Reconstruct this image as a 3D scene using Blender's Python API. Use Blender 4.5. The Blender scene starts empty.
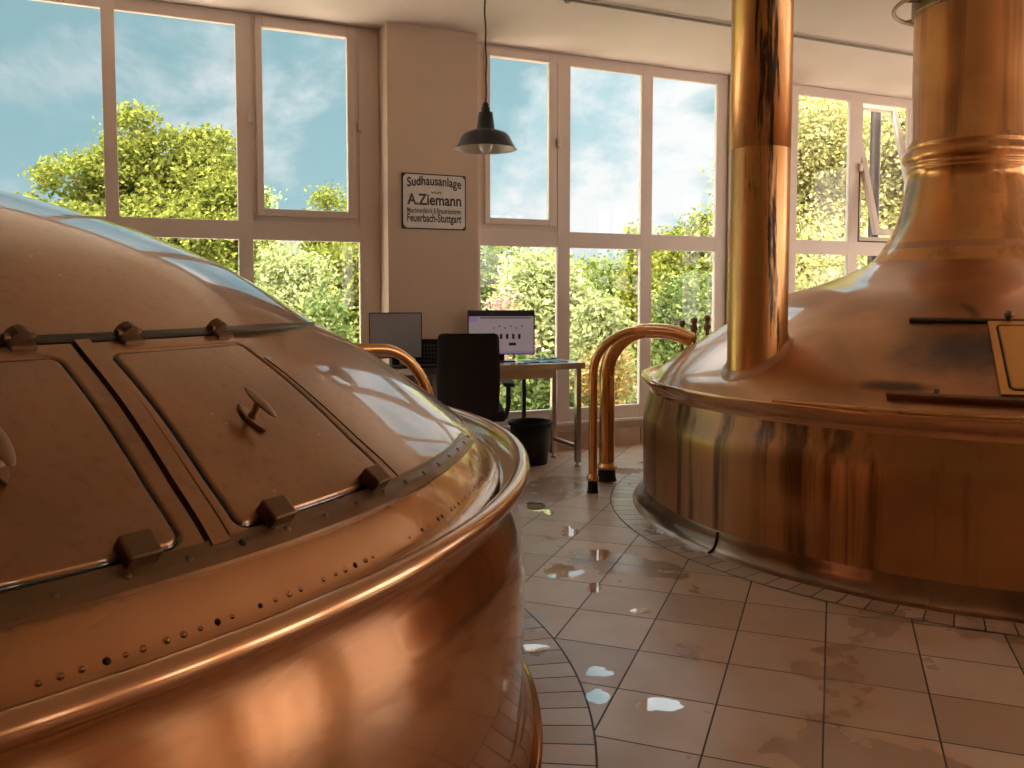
import bpy, bmesh, math, random
import numpy as np
from mathutils import Vector, Matrix
random.seed(7)
R = math.radians
scn = bpy.context.scene
col = scn.collection

# ------------------------------------------------------------------ helpers
class N:
    """small node-tree helper"""
    def __init__(s, tree):
        s.t = tree
        s.n = tree.nodes
        s.l = tree.links
    def add(s, typ, **kw):
        n = s.n.new(typ)
        for k, v in kw.items():
            setattr(n, k, v)
        return n
    def set(s, sock, v):
        if v is None:
            return
        if hasattr(v, 'is_output') or isinstance(v, bpy.types.NodeSocket):
            s.l.new(v, sock)
        else:
            sock.default_value = v
    def math(s, op, a, b=None, c=None, clamp=False):
        n = s.add('ShaderNodeMath', operation=op, use_clamp=clamp)
        s.set(n.inputs[0], a)
        if b is not None: s.set(n.inputs[1], b)
        if c is not None: s.set(n.inputs[2], c)
        return n.outputs[0]
    def mix(s, f, a, b, blend='MIX'):
        n = s.add('ShaderNodeMix', data_type='RGBA', blend_type=blend)
        s.set(n.inputs[0], f); s.set(n.inputs[6], a); s.set(n.inputs[7], b)
        return n.outputs[2]
    def noise(s, vec, scale, detail=4, rough=.55, dist=0.):
        n = s.add('ShaderNodeTexNoise')
        if vec is not None: s.l.new(vec, n.inputs['Vector'])
        n.inputs['Scale'].default_value = scale
        n.inputs['Detail'].default_value = detail
        n.inputs['Roughness'].default_value = rough
        n.inputs['Distortion'].default_value = dist
        return n.outputs[0]
    def ramp(s, f, stops):
        n = s.add('ShaderNodeValToRGB')
        s.set(n.inputs[0], f)
        e = n.color_ramp.elements
        while len(e) > 1: e.remove(e[-1])
        for i, (p, c) in enumerate(stops):
            el = e[0] if i == 0 else e.new(p)
            el.position = p
            el.color = c if len(c) == 4 else (*c, 1)
        return n.outputs[0]
    def mapr(s, v, a, b, c, d, smooth=False):
        n = s.add('ShaderNodeMapRange', interpolation_type='SMOOTHSTEP' if smooth else 'LINEAR')
        s.set(n.inputs[0], v)
        for i, x in enumerate((a, b, c, d)): n.inputs[i + 1].default_value = x
        return n.outputs[0]
    def mapping(s, vec, scale=(1, 1, 1), rot=(0, 0, 0), loc=(0, 0, 0)):
        n = s.add('ShaderNodeMapping')
        s.l.new(vec, n.inputs[0])
        n.inputs['Scale'].default_value = scale
        n.inputs['Rotation'].default_value = rot
        n.inputs['Location'].default_value = loc
        return n.outputs[0]
    def bump(s, h, strength=.2, dist=.01):
        n = s.add('ShaderNodeBump')
        s.l.new(h, n.inputs['Height'])
        n.inputs['Strength'].default_value = strength
        n.inputs['Distance'].default_value = dist
        return n.outputs[0]

def new_mat(name):
    m = bpy.data.materials.new(name)
    m.use_nodes = True
    n = N(m.node_tree)
    bs = m.node_tree.nodes['Principled BSDF']
    return m, n, bs

def c4(c):
    return (*c, 1.0)

def lin(r, g, b):
    f = lambda x: x / 12.92 if x <= .04045 else ((x + .055) / 1.055) ** 2.4
    return tuple(f(x / 255.) for x in (r, g, b))

def plain(name, color, rough=.5, metal=0., var=.06, scale=8., coat=0., bump=0., bscale=200.):
    m, n, bs = new_mat(name)
    tc = n.add('ShaderNodeTexCoord').outputs['Object']
    v = n.noise(tc, scale, 5)
    f = n.mapr(v, .3, .7, 1 - var, 1 + var)
    hsv = n.add('ShaderNodeHueSaturation')
    hsv.inputs['Color'].default_value = c4(color)
    n.l.new(f, hsv.inputs['Value'])
    n.l.new(hsv.outputs[0], bs.inputs['Base Color'])
    bs.inputs['Roughness'].default_value = rough
    bs.inputs['Metallic'].default_value = metal
    bs.inputs['Coat Weight'].default_value = coat
    if bump:
        n.l.new(n.bump(n.noise(tc, bscale, 3), bump, .002), bs.inputs['Normal'])
    return m

def tag(o, label=None, cat=None, group=None, kind=None):
    if label: o['label'] = label
    if cat: o['category'] = cat
    if group: o['group'] = group
    if kind: o['kind'] = kind
    return o

FRAME = {}
def empty(name, loc=(0, 0, 0), rotz=0.):
    o = bpy.data.objects.new(name, None)
    col.objects.link(o)
    o.location = loc
    o.rotation_euler = (0, 0, rotz)
    o.empty_display_size = .1
    FRAME[o.name] = Matrix.Translation(loc) @ Matrix.Rotation(rotz, 4, 'Z')
    return o

class MB:
    """collects geometry in WORLD coordinates, links it as one mesh object"""
    def __init__(s):
        s.v = []; s.f = []; s.m = []; s.sm = []; s.attr = None; s.uv = None
    def add(s, verts, faces, mat=0, smooth=False):
        o = len(s.v)
        s.v += [tuple(p) for p in verts]
        s.f += [tuple(i + o for i in f) for f in faces]
        s.m += [mat] * len(faces)
        s.sm += [smooth] * len(faces)
        return s
    def bm(s, b, M=None, mat=0, smooth=False):
        if M is not None: bmesh.ops.transform(b, matrix=M, verts=b.verts)
        b.verts.index_update()
        s.add([v.co[:] for v in b.verts], [[v.index for v in f.verts] for f in b.faces], mat, smooth)
        b.free()
        return s
    def box(s, c, size, M=None, bevel=0., mat=0, seg=2):
        b = bmesh.new()
        bmesh.ops.create_cube(b, size=1)
        bmesh.ops.scale(b, vec=size, verts=b.verts)
        if bevel:
            bmesh.ops.bevel(b, geom=b.edges[:], offset=bevel, segments=seg, affect='EDGES', profile=.5)
        T = Matrix.Translation(c)
        if M is not None: T = T @ M.to_4x4()
        return s.bm(b, T, mat, False)
    def lathe(s, prof, c=(0, 0, 0), n=64, mat=0, smooth=True, a0=0., a1=360., M=None):
        full = abs(a1 - a0) >= 360
        k = n if full else n + 1
        vs, fs = [], []
        for (r, z) in prof:
            for i in range(k):
                a = R(a0 + (a1 - a0) * i / n)
                p = Vector((r * math.cos(a), r * math.sin(a), z))
                if M is not None: p = M @ p
                vs.append((p.x + c[0], p.y + c[1], p.z + c[2]))
        for j in range(len(prof) - 1):
            for i in range(n):
                i2 = (i + 1) % k
                fs.append((j * k + i, j * k + i2, (j + 1) * k + i2, (j + 1) * k + i))
        s.add(vs, fs, mat, smooth)
        return s
    def tube(s, path, r, n=16, mat=0, caps=True, closed=False):
        P = [Vector(p) for p in path]
        rs = r if isinstance(r, (list, tuple)) else [r] * len(P)
        vs, fs = [], []
        t0 = (P[1] - P[0]).normalized()
        up = Vector((0, 0, 1)) if abs(t0.z) < .9 else Vector((1, 0, 0))
        x = t0.cross(up).normalized()
        L = len(P)
        for i, p in enumerate(P):
            if closed: t = (P[(i + 1) % L] - P[i - 1]).normalized()
            elif i == 0: t = t0
            elif i == L - 1: t = (P[i] - P[i - 1]).normalized()
            else: t = (P[i + 1] - P[i - 1]).normalized()
            x = (x - t * x.dot(t)).normalized()
            y = t.cross(x)
            for k in range(n):
                a = 2 * math.pi * k / n
                vs.append(p + (x * math.cos(a) + y * math.sin(a)) * rs[i])
        for i in range(L if closed else L - 1):
            j = (i + 1) % L
            for k in range(n):
                k2 = (k + 1) % n
                fs.append((i * n + k, i * n + k2, j * n + k2, j * n + k))
        s.add(vs, fs, mat, True)
        if caps and not closed:
            o = len(vs)
            s.add(vs[:n], [tuple(range(n - 1, -1, -1))], mat)
            s.add(vs[-n:], [tuple(range(n))], mat)
        return s
    def ball(s, c, r, M=None, scale=(1, 1, 1), mat=0, u=16, v=10):
        b = bmesh.new()
        bmesh.ops.create_uvsphere(b, u_segments=u, v_segments=v, radius=r)
        bmesh.ops.scale(b, vec=scale, verts=b.verts)
        T = Matrix.Translation(c)
        if M is not None: T = T @ M.to_4x4()
        return s.bm(b, T, mat, True)
    def prism(s, outline, M, depth, mat=0, bevel=0.):
        """outline in local XY, extruded along local +Z by depth, placed by matrix M"""
        b = bmesh.new()
        vs = [b.verts.new((x, y, 0)) for x, y in outline]
        f = b.faces.new(vs)
        r = bmesh.ops.extrude_face_region(b, geom=[f])
        bmesh.ops.translate(b, vec=(0, 0, depth), verts=[e for e in r['geom'] if isinstance(e, bmesh.types.BMVert)])
        bmesh.ops.recalc_face_normals(b, faces=b.faces)
        if bevel: bmesh.ops.bevel(b, geom=b.edges[:], offset=bevel, segments=2, affect='EDGES')
        return s.bm(b, M, mat, False)
    def build(s, name, mats, parent=None, origin=None, smooth_angle=None):
        me = bpy.data.meshes.new(name)
        if parent is not None: inv = FRAME[parent.name].inverted()
        else:
            if origin is None:
                a = np.array(s.v)
                origin = ((a[:, 0].min() + a[:, 0].max()) / 2, (a[:, 1].min() + a[:, 1].max()) / 2, a[:, 2].min())
            inv = Matrix.Translation(origin).inverted()
        V = np.array(s.v, dtype=float)
        A = np.array(inv)
        V = V @ A[:3, :3].T + A[:3, 3]
        me.from_pydata(V.tolist(), [], s.f)
        ms = mats if isinstance(mats, (list, tuple)) else [mats]
        for m in ms: me.materials.append(m)
        me.polygons.foreach_set('material_index', s.m)
        me.polygons.foreach_set('use_smooth', s.sm)
        if s.attr is not None:
            at = me.attributes.new('darken', 'FLOAT', 'POINT')
            at.data.foreach_set('value', s.attr)
        if s.uv is not None:
            ul = me.uv_layers.new(name='UVMap')
            idx = np.empty(len(me.loops), dtype=np.int32)
            me.loops.foreach_get('vertex_index', idx)
            ul.data.foreach_set('uv', np.array(s.uv, dtype=float)[idx].ravel())
        me.update()
        o = bpy.data.objects.new(name, me)
        col.objects.link(o)
        if parent is not None:
            o.parent = parent
            FRAME[o.name] = FRAME[parent.name]
        else:
            o.location = origin
            FRAME[o.name] = Matrix.Translation(origin)
        return o

# ------------------------------------------------------------------ wall frame
AZ = R(65.6)
DU = Vector((math.sin(AZ), math.cos(AZ), 0))     # along the window wall
DN = Vector((math.cos(AZ), -math.sin(AZ), 0))    # into the room
WROT = math.atan2(DU.y, DU.x)
MW = Matrix.Rotation(WROT, 3, 'Z')               # local x along wall, local y = away from the room
def W(u, off, z):
    return tuple(DU * u + DN * off + Vector((0, 0, z)))
def wbox(mb, u0, u1, o0, o1, z0, z1, bevel=0., mat=0):
    return mb.box(W((u0 + u1) / 2, (o0 + o1) / 2, (z0 + z1) / 2), (abs(u1 - u0), abs(o1 - o0), abs(z1 - z0)), MW, bevel, mat)

CEIL = 3.07
WP = -5.93        # plane of the window frames (room side)

# ------------------------------------------------------------------ materials
def wall_paint(name, colr, rough=.75):
    m, n, bs = new_mat(name)
    tc = n.add('ShaderNodeTexCoord').outputs['Object']
    v = n.noise(tc, 1.3, 5)
    c = n.mix(n.mapr(v, .3, .7, 0, 1), c4(colr), c4(tuple(x * .9 for x in colr)))
    n.l.new(c, bs.inputs['Base Color'])
    bs.inputs['Roughness'].default_value = rough
    n.l.new(n.bump(n.noise(tc, 90, 4), .12, .003), bs.inputs['Normal'])
    return m
M_wall = wall_paint('cream_plaster', (.70, .52, .385))
M_ceil = wall_paint('ceiling_paint', (.82, .69, .61))
M_frame = plain('painted_window_frame', (.76, .63, .55), .4, var=.02)
M_handle = plain('window_pivot_plastic', (.72, .62, .53), .35, var=.02)

def copper(name, base, dark, rough=.28, coat=.6, streak=0., blot=.6, bright=None, marks=None, rvar=.05, crough=.05, specks=False):
    m, n, bs = new_mat(name)
    tc = n.add('ShaderNodeTexCoord').outputs['Object']
    v1 = n.noise(tc, 2.0, 3, .5, .4)
    v2 = n.noise(tc, 14, 5, .6)
    f = n.mapr(v1, .30, .74, 0, blot, True)
    c = n.mix(f, c4(base), c4(dark))
    c = n.mix(n.mapr(v2, .40, .80, 0, .30, True), c, c4(tuple(x * .72 for x in base)))
    if bright:
        c = n.mix(n.mapr(n.noise(tc, 1.7, 3), .52, .72, 0, .7, True), c, c4(bright))
    if streak:
        sv = n.noise(n.mapping(tc, (8, 8, .30)), 1., 4, .6, .1)
        big = n.noise(tc, 1.1, 2)
        sf = n.math('MULTIPLY', n.mapr(sv, .48, .66, 0, 1, True), n.mapr(big, .30, .52, 0, streak, True))
        c = n.mix(sf, c, c4(tuple(x * .28 for x in dark)))
    if marks is not None:
        c = marks(n, tc, c)
    if specks:
        vo = n.add('ShaderNodeTexVoronoi'); n.l.new(tc, vo.inputs['Vector']); vo.inputs['Scale'].default_value = 26
        sz = n.noise(tc, 3.1, 3, .6)
        k = n.math('MULTIPLY', n.mapr(vo.outputs['Distance'], .05, .10, 1, 0), n.mapr(sz, .54, .60, 0, .75, True))
        c = n.mix(k, c, (.62, .46, .34, 1))
        fine = n.noise(tc, 45, 4, .65)
        c = n.mix(n.mapr(fine, .52, .75, 0, .35), c, c4(tuple(x * .6 for x in dark)))
    at = n.add('ShaderNodeAttribute', attribute_name='darken')
    c = n.mix(at.outputs['Fac'], c, (.012, .008, .006, 1))  # near-black along the door grooves, weaker on the plate edges
    n.l.new(c, bs.inputs['Base Color'])
    bs.inputs['Metallic'].default_value = .92
    rr = n.mapr(n.noise(tc, 2.3, 2, .5), .3, .7, rough - rvar, rough + rvar)
    n.l.new(rr, bs.inputs['Roughness'])
    bs.inputs['Coat Weight'].default_value = coat
    bs.inputs['Coat Roughness'].default_value = crough
    bs.inputs['Coat IOR'].default_value = 1.6
    n.l.new(n.bump(n.noise(tc, 7, 3, .5), .03, .02), bs.inputs['Normal'])
    return m
M_domeL = copper('tarnished_copper_dome', (.46, .21, .08), (.29, .125, .046), .32, 1., blot=.75, specks=True)
M_footL = copper('worn_copper_foot', (.60, .295, .12), (.38, .175, .07), .26, .6, blot=.7, bright=(.70, .39, .19))
M_skirtL = copper('polished_copper_skirt', (.64, .30, .118), (.42, .185, .068), .15, .6, blot=.5, bright=(.72, .38, .19), rvar=.03, crough=.03)
M_rollL = copper('copper_roll', (.68, .35, .17), (.46, .22, .10), .22, .6, blot=.5)
M_gutter = copper('wet_gutter_copper', (.62, .37, .21), (.42, .23, .12), .12, .9, blot=.6, rvar=.04)
M_skirtR = copper('streaked_copper_skirt', (.53, .25, .10), (.31, .136, .052), .38, .25, streak=.9, blot=.6, crough=.12)
def dome_dark_patches(n, tc, c):  # dark patches with noisy edges on the dome beside the hatch
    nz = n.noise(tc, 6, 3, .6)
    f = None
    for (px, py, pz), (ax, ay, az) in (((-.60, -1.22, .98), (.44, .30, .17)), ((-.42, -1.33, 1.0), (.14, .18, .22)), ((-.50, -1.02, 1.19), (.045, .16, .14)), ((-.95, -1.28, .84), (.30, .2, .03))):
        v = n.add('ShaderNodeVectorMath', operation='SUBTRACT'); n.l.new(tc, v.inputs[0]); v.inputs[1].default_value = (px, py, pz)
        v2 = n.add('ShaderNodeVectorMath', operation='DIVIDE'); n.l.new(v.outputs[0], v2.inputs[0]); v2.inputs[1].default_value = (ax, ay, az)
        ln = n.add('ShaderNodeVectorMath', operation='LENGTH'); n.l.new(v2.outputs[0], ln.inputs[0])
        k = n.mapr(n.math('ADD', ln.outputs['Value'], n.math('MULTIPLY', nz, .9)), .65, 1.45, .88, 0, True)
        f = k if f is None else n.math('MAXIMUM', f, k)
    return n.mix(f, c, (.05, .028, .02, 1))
M_domeR = copper('dark_copper_dome', (.62, .30, .125), (.32, .142, .06), .38, .8, streak=0., blot=.9, crough=.05, marks=dome_dark_patches)
M_flangeR = copper('dark_foot_copper', (.36, .19, .10), (.11, .06, .036), .30, .5, blot=1.)
M_stack = copper('copper_stack', (.72, .335, .10), (.44, .19, .058), .29, .6, streak=.55, blot=.6, crough=.08)
M_pipe = copper('orange_copper_pipe', (.72, .37, .125), (.52, .25, .08), .24, .6, blot=.4)
def pipe_stain(n, tc, c):
    sx = n.add('ShaderNodeSeparateXYZ'); n.l.new(tc, sx.inputs[0])
    sv = n.noise(n.mapping(tc, (20, 20, 1.3)), 1., 5, .7, .2)
    side = n.mapr(n.math('ABSOLUTE', n.math('ADD', sx.outputs[0], .012)), .01, .085, 1, 0, True)
    up = n.mapr(sx.outputs[2], .0, 1.9, .0, 1.0, True)
    thr = n.math('ADD', sv, n.math('MULTIPLY', n.math('MULTIPLY', side, up), .24))
    return n.mix(n.mapr(thr, .585, .68, 0, .93, True), c, (.018, .013, .011, 1))
M_tall = copper('stained_copper_pipe', (.70, .34, .115), (.48, .22, .07), .36, .5, blot=.5, marks=pipe_stain, crough=.1)
M_bronze = copper('dark_bronze', (.27, .155, .08), (.13, .075, .042), .42, .2, blot=.8)
M_brass = copper('worn_bronze', (.22, .125, .062), (.12, .068, .036), .48, .15, blot=.7)
M_hand = copper('rubbed_bronze_handle', (.50, .33, .20), (.30, .18, .10), .38, .2, blot=.6)
M_rail = copper('black_bronze_rail', (.085, .06, .045), (.04, .03, .025), .45, .2, blot=.7)
M_doorR = copper('ochre_copper_door', (.80, .42, .12), (.62, .30, .085), .42, .3, blot=.4)
M_black = plain('black_plastic', (.012, .011, .012), .45, var=.1)
M_fabric = plain('black_mesh_fabric', (.010, .007, .008), .8, var=.2, scale=60, bump=.3, bscale=500)
M_steel = plain('brushed_steel', (.55, .47, .40), .32, 1., var=.08, scale=30)
M_steeltop = plain('worktop_steel', (.60, .58, .56), .28, 1., var=.06, scale=20)
M_grey = plain('grey_matt_panel', (.105, .11, .125), .38, var=.06)
M_panel = plain('grey_screen_surface', (.44, .46, .54), .42, var=.04)
M_enamel_blue = plain('dark_blue_enamel', (.007, .007, .020), .30, var=.08, coat=.1)
M_enamel_white = plain('white_enamel', (.70, .62, .55), .3, var=.04)
M_bulb = plain('frosted_bulb_glass', (.80, .74, .68), .15, var=.02, coat=.5)
M_sign = plain('aged_white_enamel', (.74, .69, .64), .28, var=.10, scale=14, coat=.6)
M_ink = plain('black_enamel_letters', (.02, .017, .016), .35, var=.05)
M_rust = plain('rusted_enamel_corner', (.06, .03, .02), .7, var=.3, scale=60)
M_rubber = plain('black_rubber', (.008, .006, .007), .75, var=.1)
M_cable = plain('braided_cable', (.03, .024, .022), .6, var=.2, scale=100)
M_conduit = plain('grey_conduit', (.28, .22, .18), .45, var=.1)
M_paper_teal = plain('teal_paper', (.12, .34, .40), .7, var=.25, scale=16)
M_paper_white = plain('white_paper', (.72, .72, .70), .7, var=.05)
M_steel_dark = plain('dark_steel', (.06, .045, .045), .4, .6, var=.1)

def glass_mat(name, tint=(1, 1, 1), fres=.9):
    m = bpy.data.materials.new(name)
    m.use_nodes = True
    n = N(m.node_tree)
    n.n.remove(n.n['Principled BSDF'])
    out = n.n['Material Output']
    tr = n.add('ShaderNodeBsdfTransparent'); tr.inputs[0].default_value = c4(tint)
    gl = n.add('ShaderNodeBsdfGlossy'); gl.inputs['Roughness'].default_value = .0
    geo = n.add('ShaderNodeNewGeometry')
    dot = n.add('ShaderNodeVectorMath', operation='DOT_PRODUCT')
    n.l.new(geo.outputs['Incoming'], dot.inputs[0]); n.l.new(geo.outputs['Normal'], dot.inputs[1])
    c1 = n.math('SUBTRACT', 1., n.math('ABSOLUTE', dot.outputs['Value']), clamp=True)
    mx = n.add('ShaderNodeMixShader')
    n.l.new(n.math('MULTIPLY', n.math('ADD', n.math('MULTIPLY', n.math('POWER', c1, 5.), .96), .04), fres), mx.inputs[0])
    n.l.new(tr.outputs[0], mx.inputs[1]); n.l.new(gl.outputs[0], mx.inputs[2])
    n.l.new(mx.outputs[0], out.inputs[0])
    return m
M_glass = glass_mat('window_glass', (.985, .99, .99), .6)
M_glass2 = glass_mat('double_glazing', (.97, .985, .985), 2.0)
M_jar = glass_mat('green_drinking_glass', (.80, .90, .74))

# tiles -----------------------------------------------------------------
def tile_color(n, tc, rnd, grout):
    a = n.noise(tc, 3.0, 6, .6)
    b = n.noise(tc, 120, 3, .6)
    base = n.ramp(rnd, [(0, (.40, .25, .16)), (.2, (.55, .36, .24)), (.6, (.66, .455, .32)), (.85, (.60, .40, .27)), (1, (.47, .29, .185))])
    base = n.mix(n.mapr(a, .35, .7, 0, .45), base, (.42, .255, .16, 1))
    base = n.mix(n.mapr(b, .4, .7, 0, .25), base, (.62, .43, .31, 1))
    return n.mix(grout, base, (.03, .02, .016, 1))

POOLS = [(.226, 3.727, .115, .11), (.138, 4.87, .07, .14), (.203, 4.756, .035, .08), (.417, 3.96, .06, .10), (.351, 3.507, .035, .10), (.497, 3.258, .06, .04),
         (.276, 2.712, .05, .05), (.263, 2.552, .042, .075), (.443, 2.495, .085, .05), (.08, 2.88, .06, .06), (.79, 5.85, .15, .12), (.744, 4.388, .07, .11), (.861, 4.071, .06, .09), (.30, 4.35, .05, .12)]
def wet(n, geo):
    w = n.noise(geo, 1.5, 4, .5, .3)
    damp = n.mapr(w, .55, .59, 0, 1, True)
    rim = n.math('MULTIPLY', n.mapr(w, .51, .56, 0, 1, True), n.math('SUBTRACT', 1., damp))
    nz = n.noise(geo, 8, 4, .6)
    pool = None
    for x, y, a, b in POOLS:
        v = n.add('ShaderNodeVectorMath', operation='SUBTRACT'); n.l.new(geo, v.inputs[0]); v.inputs[1].default_value = (x, y, 0)
        v2 = n.add('ShaderNodeVectorMath', operation='DIVIDE'); n.l.new(v.outputs[0], v2.inputs[0]); v2.inputs[1].default_value = (a, b, 1)
        ln = n.add('ShaderNodeVectorMath', operation='LENGTH'); n.l.new(v2.outputs[0], ln.inputs[0])
        k = n.mapr(n.math('ADD', ln.outputs['Value'], n.math('MULTIPLY', nz, 2.4)), 1.90, 2.0, 1, 0, True)
        pool = k if pool is None else n.math('MAXIMUM', pool, k)
    return damp, pool, rim

def floor_material():
    m, n, bs = new_mat('terracotta_floor_tiles')
    geo = n.add('ShaderNodeNewGeometry').outputs['Position']
    sx = n.add('ShaderNodeSeparateXYZ'); n.l.new(geo, sx.inputs[0])
    c, s = math.cos(R(20.6)), math.sin(R(20.6))
    p = n.math('ADD', n.math('SUBTRACT', n.math('MULTIPLY', sx.outputs[0], c), n.math('MULTIPLY', sx.outputs[1], s)), .003)
    q = n.math('SUBTRACT', n.math('ADD', n.math('MULTIPLY', sx.outputs[0], s), n.math('MULTIPLY', sx.outputs[1], c)), 2.547)
    p = n.math('DIVIDE', p, .3015); q = n.math('DIVIDE', q, .3025)
    pp = n.math('PINGPONG', p, .5); qq = n.math('PINGPONG', q, .5)
    e = n.math('MINIMUM', pp, qq)
    grout = n.mapr(e, .0065, .012, 1, 0, True)
    cx = n.add('ShaderNodeCombineXYZ')
    n.l.new(n.math('FLOOR', p), cx.inputs[0]); n.l.new(n.math('FLOOR', q), cx.inputs[1])
    wn = n.add('ShaderNodeTexWhiteNoise', noise_dimensions='2D'); n.l.new(cx.outputs[0], wn.inputs[0])
    finish_tiles(n, bs, geo, wn.outputs[0], grout)
    return m

def finish_tiles(n, bs, geo, rnd, grout):
    base = tile_color(n, geo, rnd, grout)
    damp, pool, rim = wet(n, geo)
    base = n.mix(n.math('MULTIPLY', damp, .45), base, n.mix(1., base, (.52, .38, .27, 1), 'MULTIPLY'))
    base = n.mix(n.math('MULTIPLY', rim, .35), base, n.mix(1., base, (1., .66, .36, 1), 'MULTIPLY'))
    n.l.new(n.math('MULTIPLY', pool, 1.), bs.inputs['Coat Weight'])
    bs.inputs['Coat IOR'].default_value = 2.0; bs.inputs['Coat Roughness'].default_value = .02
    n.l.new(base, bs.inputs['Base Color'])
    r = n.mapr(n.noise(geo, 6, 4), .3, .7, .27, .42)
    r = n.math('SUBTRACT', r, n.math('MULTIPLY', damp, .12))
    r = n.math('MULTIPLY', r, n.mapr(pool, 0, 1, 1, .06))
    r = n.math('MAXIMUM', r, n.math('MULTIPLY', grout, .6))
    n.l.new(r, bs.inputs['Roughness'])
    bs.inputs['Specular IOR Level'].default_value = .6
    h = n.math('SUBTRACT', n.math('MULTIPLY', n.noise(geo, 60, 4), .25), grout)
    h = n.math('MULTIPLY', h, n.math('SUBTRACT', 1., pool))
    n.l.new(n.bump(h, .35, .003), bs.inputs['Normal'])

M_floor = floor_material()
def ring_material():
    m, n, bs = new_mat('small_border_tiles')
    geo = n.add('ShaderNodeNewGeometry').outputs['Position']
    uv = n.add('ShaderNodeTexCoord').outputs['UV']
    sx = n.add('ShaderNodeSeparateXYZ'); n.l.new(uv, sx.inputs[0])
    eu = n.math('PINGPONG', sx.outputs[0], .5)
    gu = n.mapr(eu, .018, .038, 1, 0, True)
    ev = n.math('PINGPONG', sx.outputs[1], .5)
    gv = n.mapr(ev, .02, .035, 1, 0, True)
    g = n.math('MAXIMUM', gu, gv)
    wn = n.add('ShaderNodeTexWhiteNoise', noise_dimensions='1D'); n.l.new(n.math('FLOOR', sx.outputs[0]), wn.inputs['W'])
    finish_tiles(n, bs, geo, wn.outputs[0], g)
    return m
M_ring = ring_material()
M_skirting = plain('skirting_tiles', (.44, .28, .18), .4, var=.15, scale=5)

# ------------------------------------------------------------------ room shell
UL, UR, OB = -4.6, 8.4, 3.4        # left and right walls, back wall
def quad_structure():
    mb = MB(); wbox(mb, UL - .3, UR + .3, WP - .12, OB + .3, -.2, 0)
    o = mb.build('floor', M_floor, origin=(0, 0, 0)); tag(o, 'brown terracotta floor tiles laid diagonally, with damp patches', 'floor', kind='structure')
    mb = MB(); wbox(mb, UL - .3, UR + .3, WP - .06, OB + .3, CEIL, CEIL + .25)
    tag(mb.build('ceiling', M_ceil), 'plain warm white ceiling above both copper kettles', 'ceiling', kind='structure')
quad_structure()

# window_back wall: pillars, sill wall, lintel strip
PIL = [(1.665, 2.33)]
mb = MB()
wbox(mb, 1.665, 2.33, -5.73, WP - .12, 0, CEIL)
tag(mb.build('wall_pillar', M_wall), 'cream plastered pillar with the enamel sign between two windows', 'pillar', kind='structure')
mb = MB()
wbox(mb, 4.70, 5.345, WP + .03, WP - .12, 0, CEIL)
tag(mb.build('wall_pillar', M_wall), 'plastered wall strip between windows behind the tall copper pipe', 'pillar', kind='structure')
mb = MB()
wbox(mb, -1.60, -.93, -5.73, WP - .12, 0, CEIL)
tag(mb.build('wall_pillar', M_wall), 'cream plastered pillar beyond the left edge of the big left window', 'pillar', kind='structure')
SILLZ = .20
mb = MB()
for a, b in ((UL, -1.60), (-.93, 1.665), (2.33, 4.70), (5.345, UR)):
    wbox(mb, a, b, WP + .01, WP - .12, 0, SILLZ)
tag(mb.build('wall_front', M_wall), 'low plastered wall under the tall windows', 'wall', kind='structure')
mb = MB()
for a, b in ((UL, -1.60), (-.93, 1.665), (2.33, 4.70), (5.345, UR)):
    wbox(mb, a, b, WP + .05, WP - .02, SILLZ, SILLZ + .022, .004)
tag(mb.build('trim_1', M_frame), 'pale window sill ledge above the tiled skirting', 'window sill', kind='structure')
mb = MB()
for a, b in ((2.33, 4.70), (4.70, UR), (UL, -1.6), (-.93, 1.665)):
    x = a
    while x < b - .01:
        w = min(.298, b - x)
        wbox(mb, x + .002, x + w - .002, WP + .035, WP + .011, .0, .145, .002)
        x += .30
tag(mb.build('baseboard_front', M_skirting), 'orange brown skirting tiles under the windows', 'skirting', kind='structure')
# other walls (right one has windows), back, left
mb = MB(); wbox(mb, UL - .2, UL, WP - .12, OB, 0, CEIL)
tag(mb.build('wall_left', M_wall), 'cream wall behind the left kettle', 'wall', kind='structure')
mb = MB()
BW = [(3.5, 4.2), (6.0, 8.0)]
wbox(mb, UL - .2, UR + .2, OB, OB + .2, 0, .9); wbox(mb, UL - .2, UR + .2, OB, OB + .2, 2.85, CEIL)
prev = UL - .2
for a, b in BW + [(UR + .2, UR + .2)]:
    wbox(mb, prev, a, OB, OB + .2, .9, 2.85); prev = b
tag(mb.build('wall_back', M_wall), 'cream wall with two windows behind the viewpoint', 'wall', kind='structure')
mb = MB()
RW = [(-5.2, -2.9), (-2.2, .1), (.8, 2.9)]
wbox(mb, UR, UR + .2, WP - .12, OB, 0, .35)
wbox(mb, UR, UR + .2, WP - .12, OB, 2.95, CEIL)
prev = WP - .12
for a, b in RW + [(OB, OB)]:
    wbox(mb, UR, UR + .2, prev, a, .35, 2.95)
    prev = b
tag(mb.build('wall_right', M_wall), 'cream wall with tall windows beyond the right kettle', 'wall', kind='structure')

# floor border rings
def ring(name, c, r0, r1, pitch, label):
    n = 256
    cnt = round(2 * math.pi * r1 / pitch)
    mb = MB(); uv = []
    vs = []
    for i in range(n + 1):
        a = 2 * math.pi * i / n
        for r, v in ((r0, .0), (r1, 1.)):
            vs.append((c[0] + r * math.cos(a), c[1] + r * math.sin(a), .0025)); uv.append((cnt * i / n, v))
    fs = [(2 * i, 2 * i + 1, 2 * i + 3, 2 * i + 2) for i in range(n)]
    mb.add(vs, fs)
    mb.uv = uv
    tag(mb.build(name, M_ring), label, 'floor border', kind='structure')
CL = (-2.103, 2.3626); CR = (2.56, 4.84)
ring('trim_2', CL, 2.10, 2.336, .105, 'ring of small floor tiles around the left kettle')
ring('trim_3', CR, 1.74, 1.985, .105, 'ring of small floor tiles around the right kettle')

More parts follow.
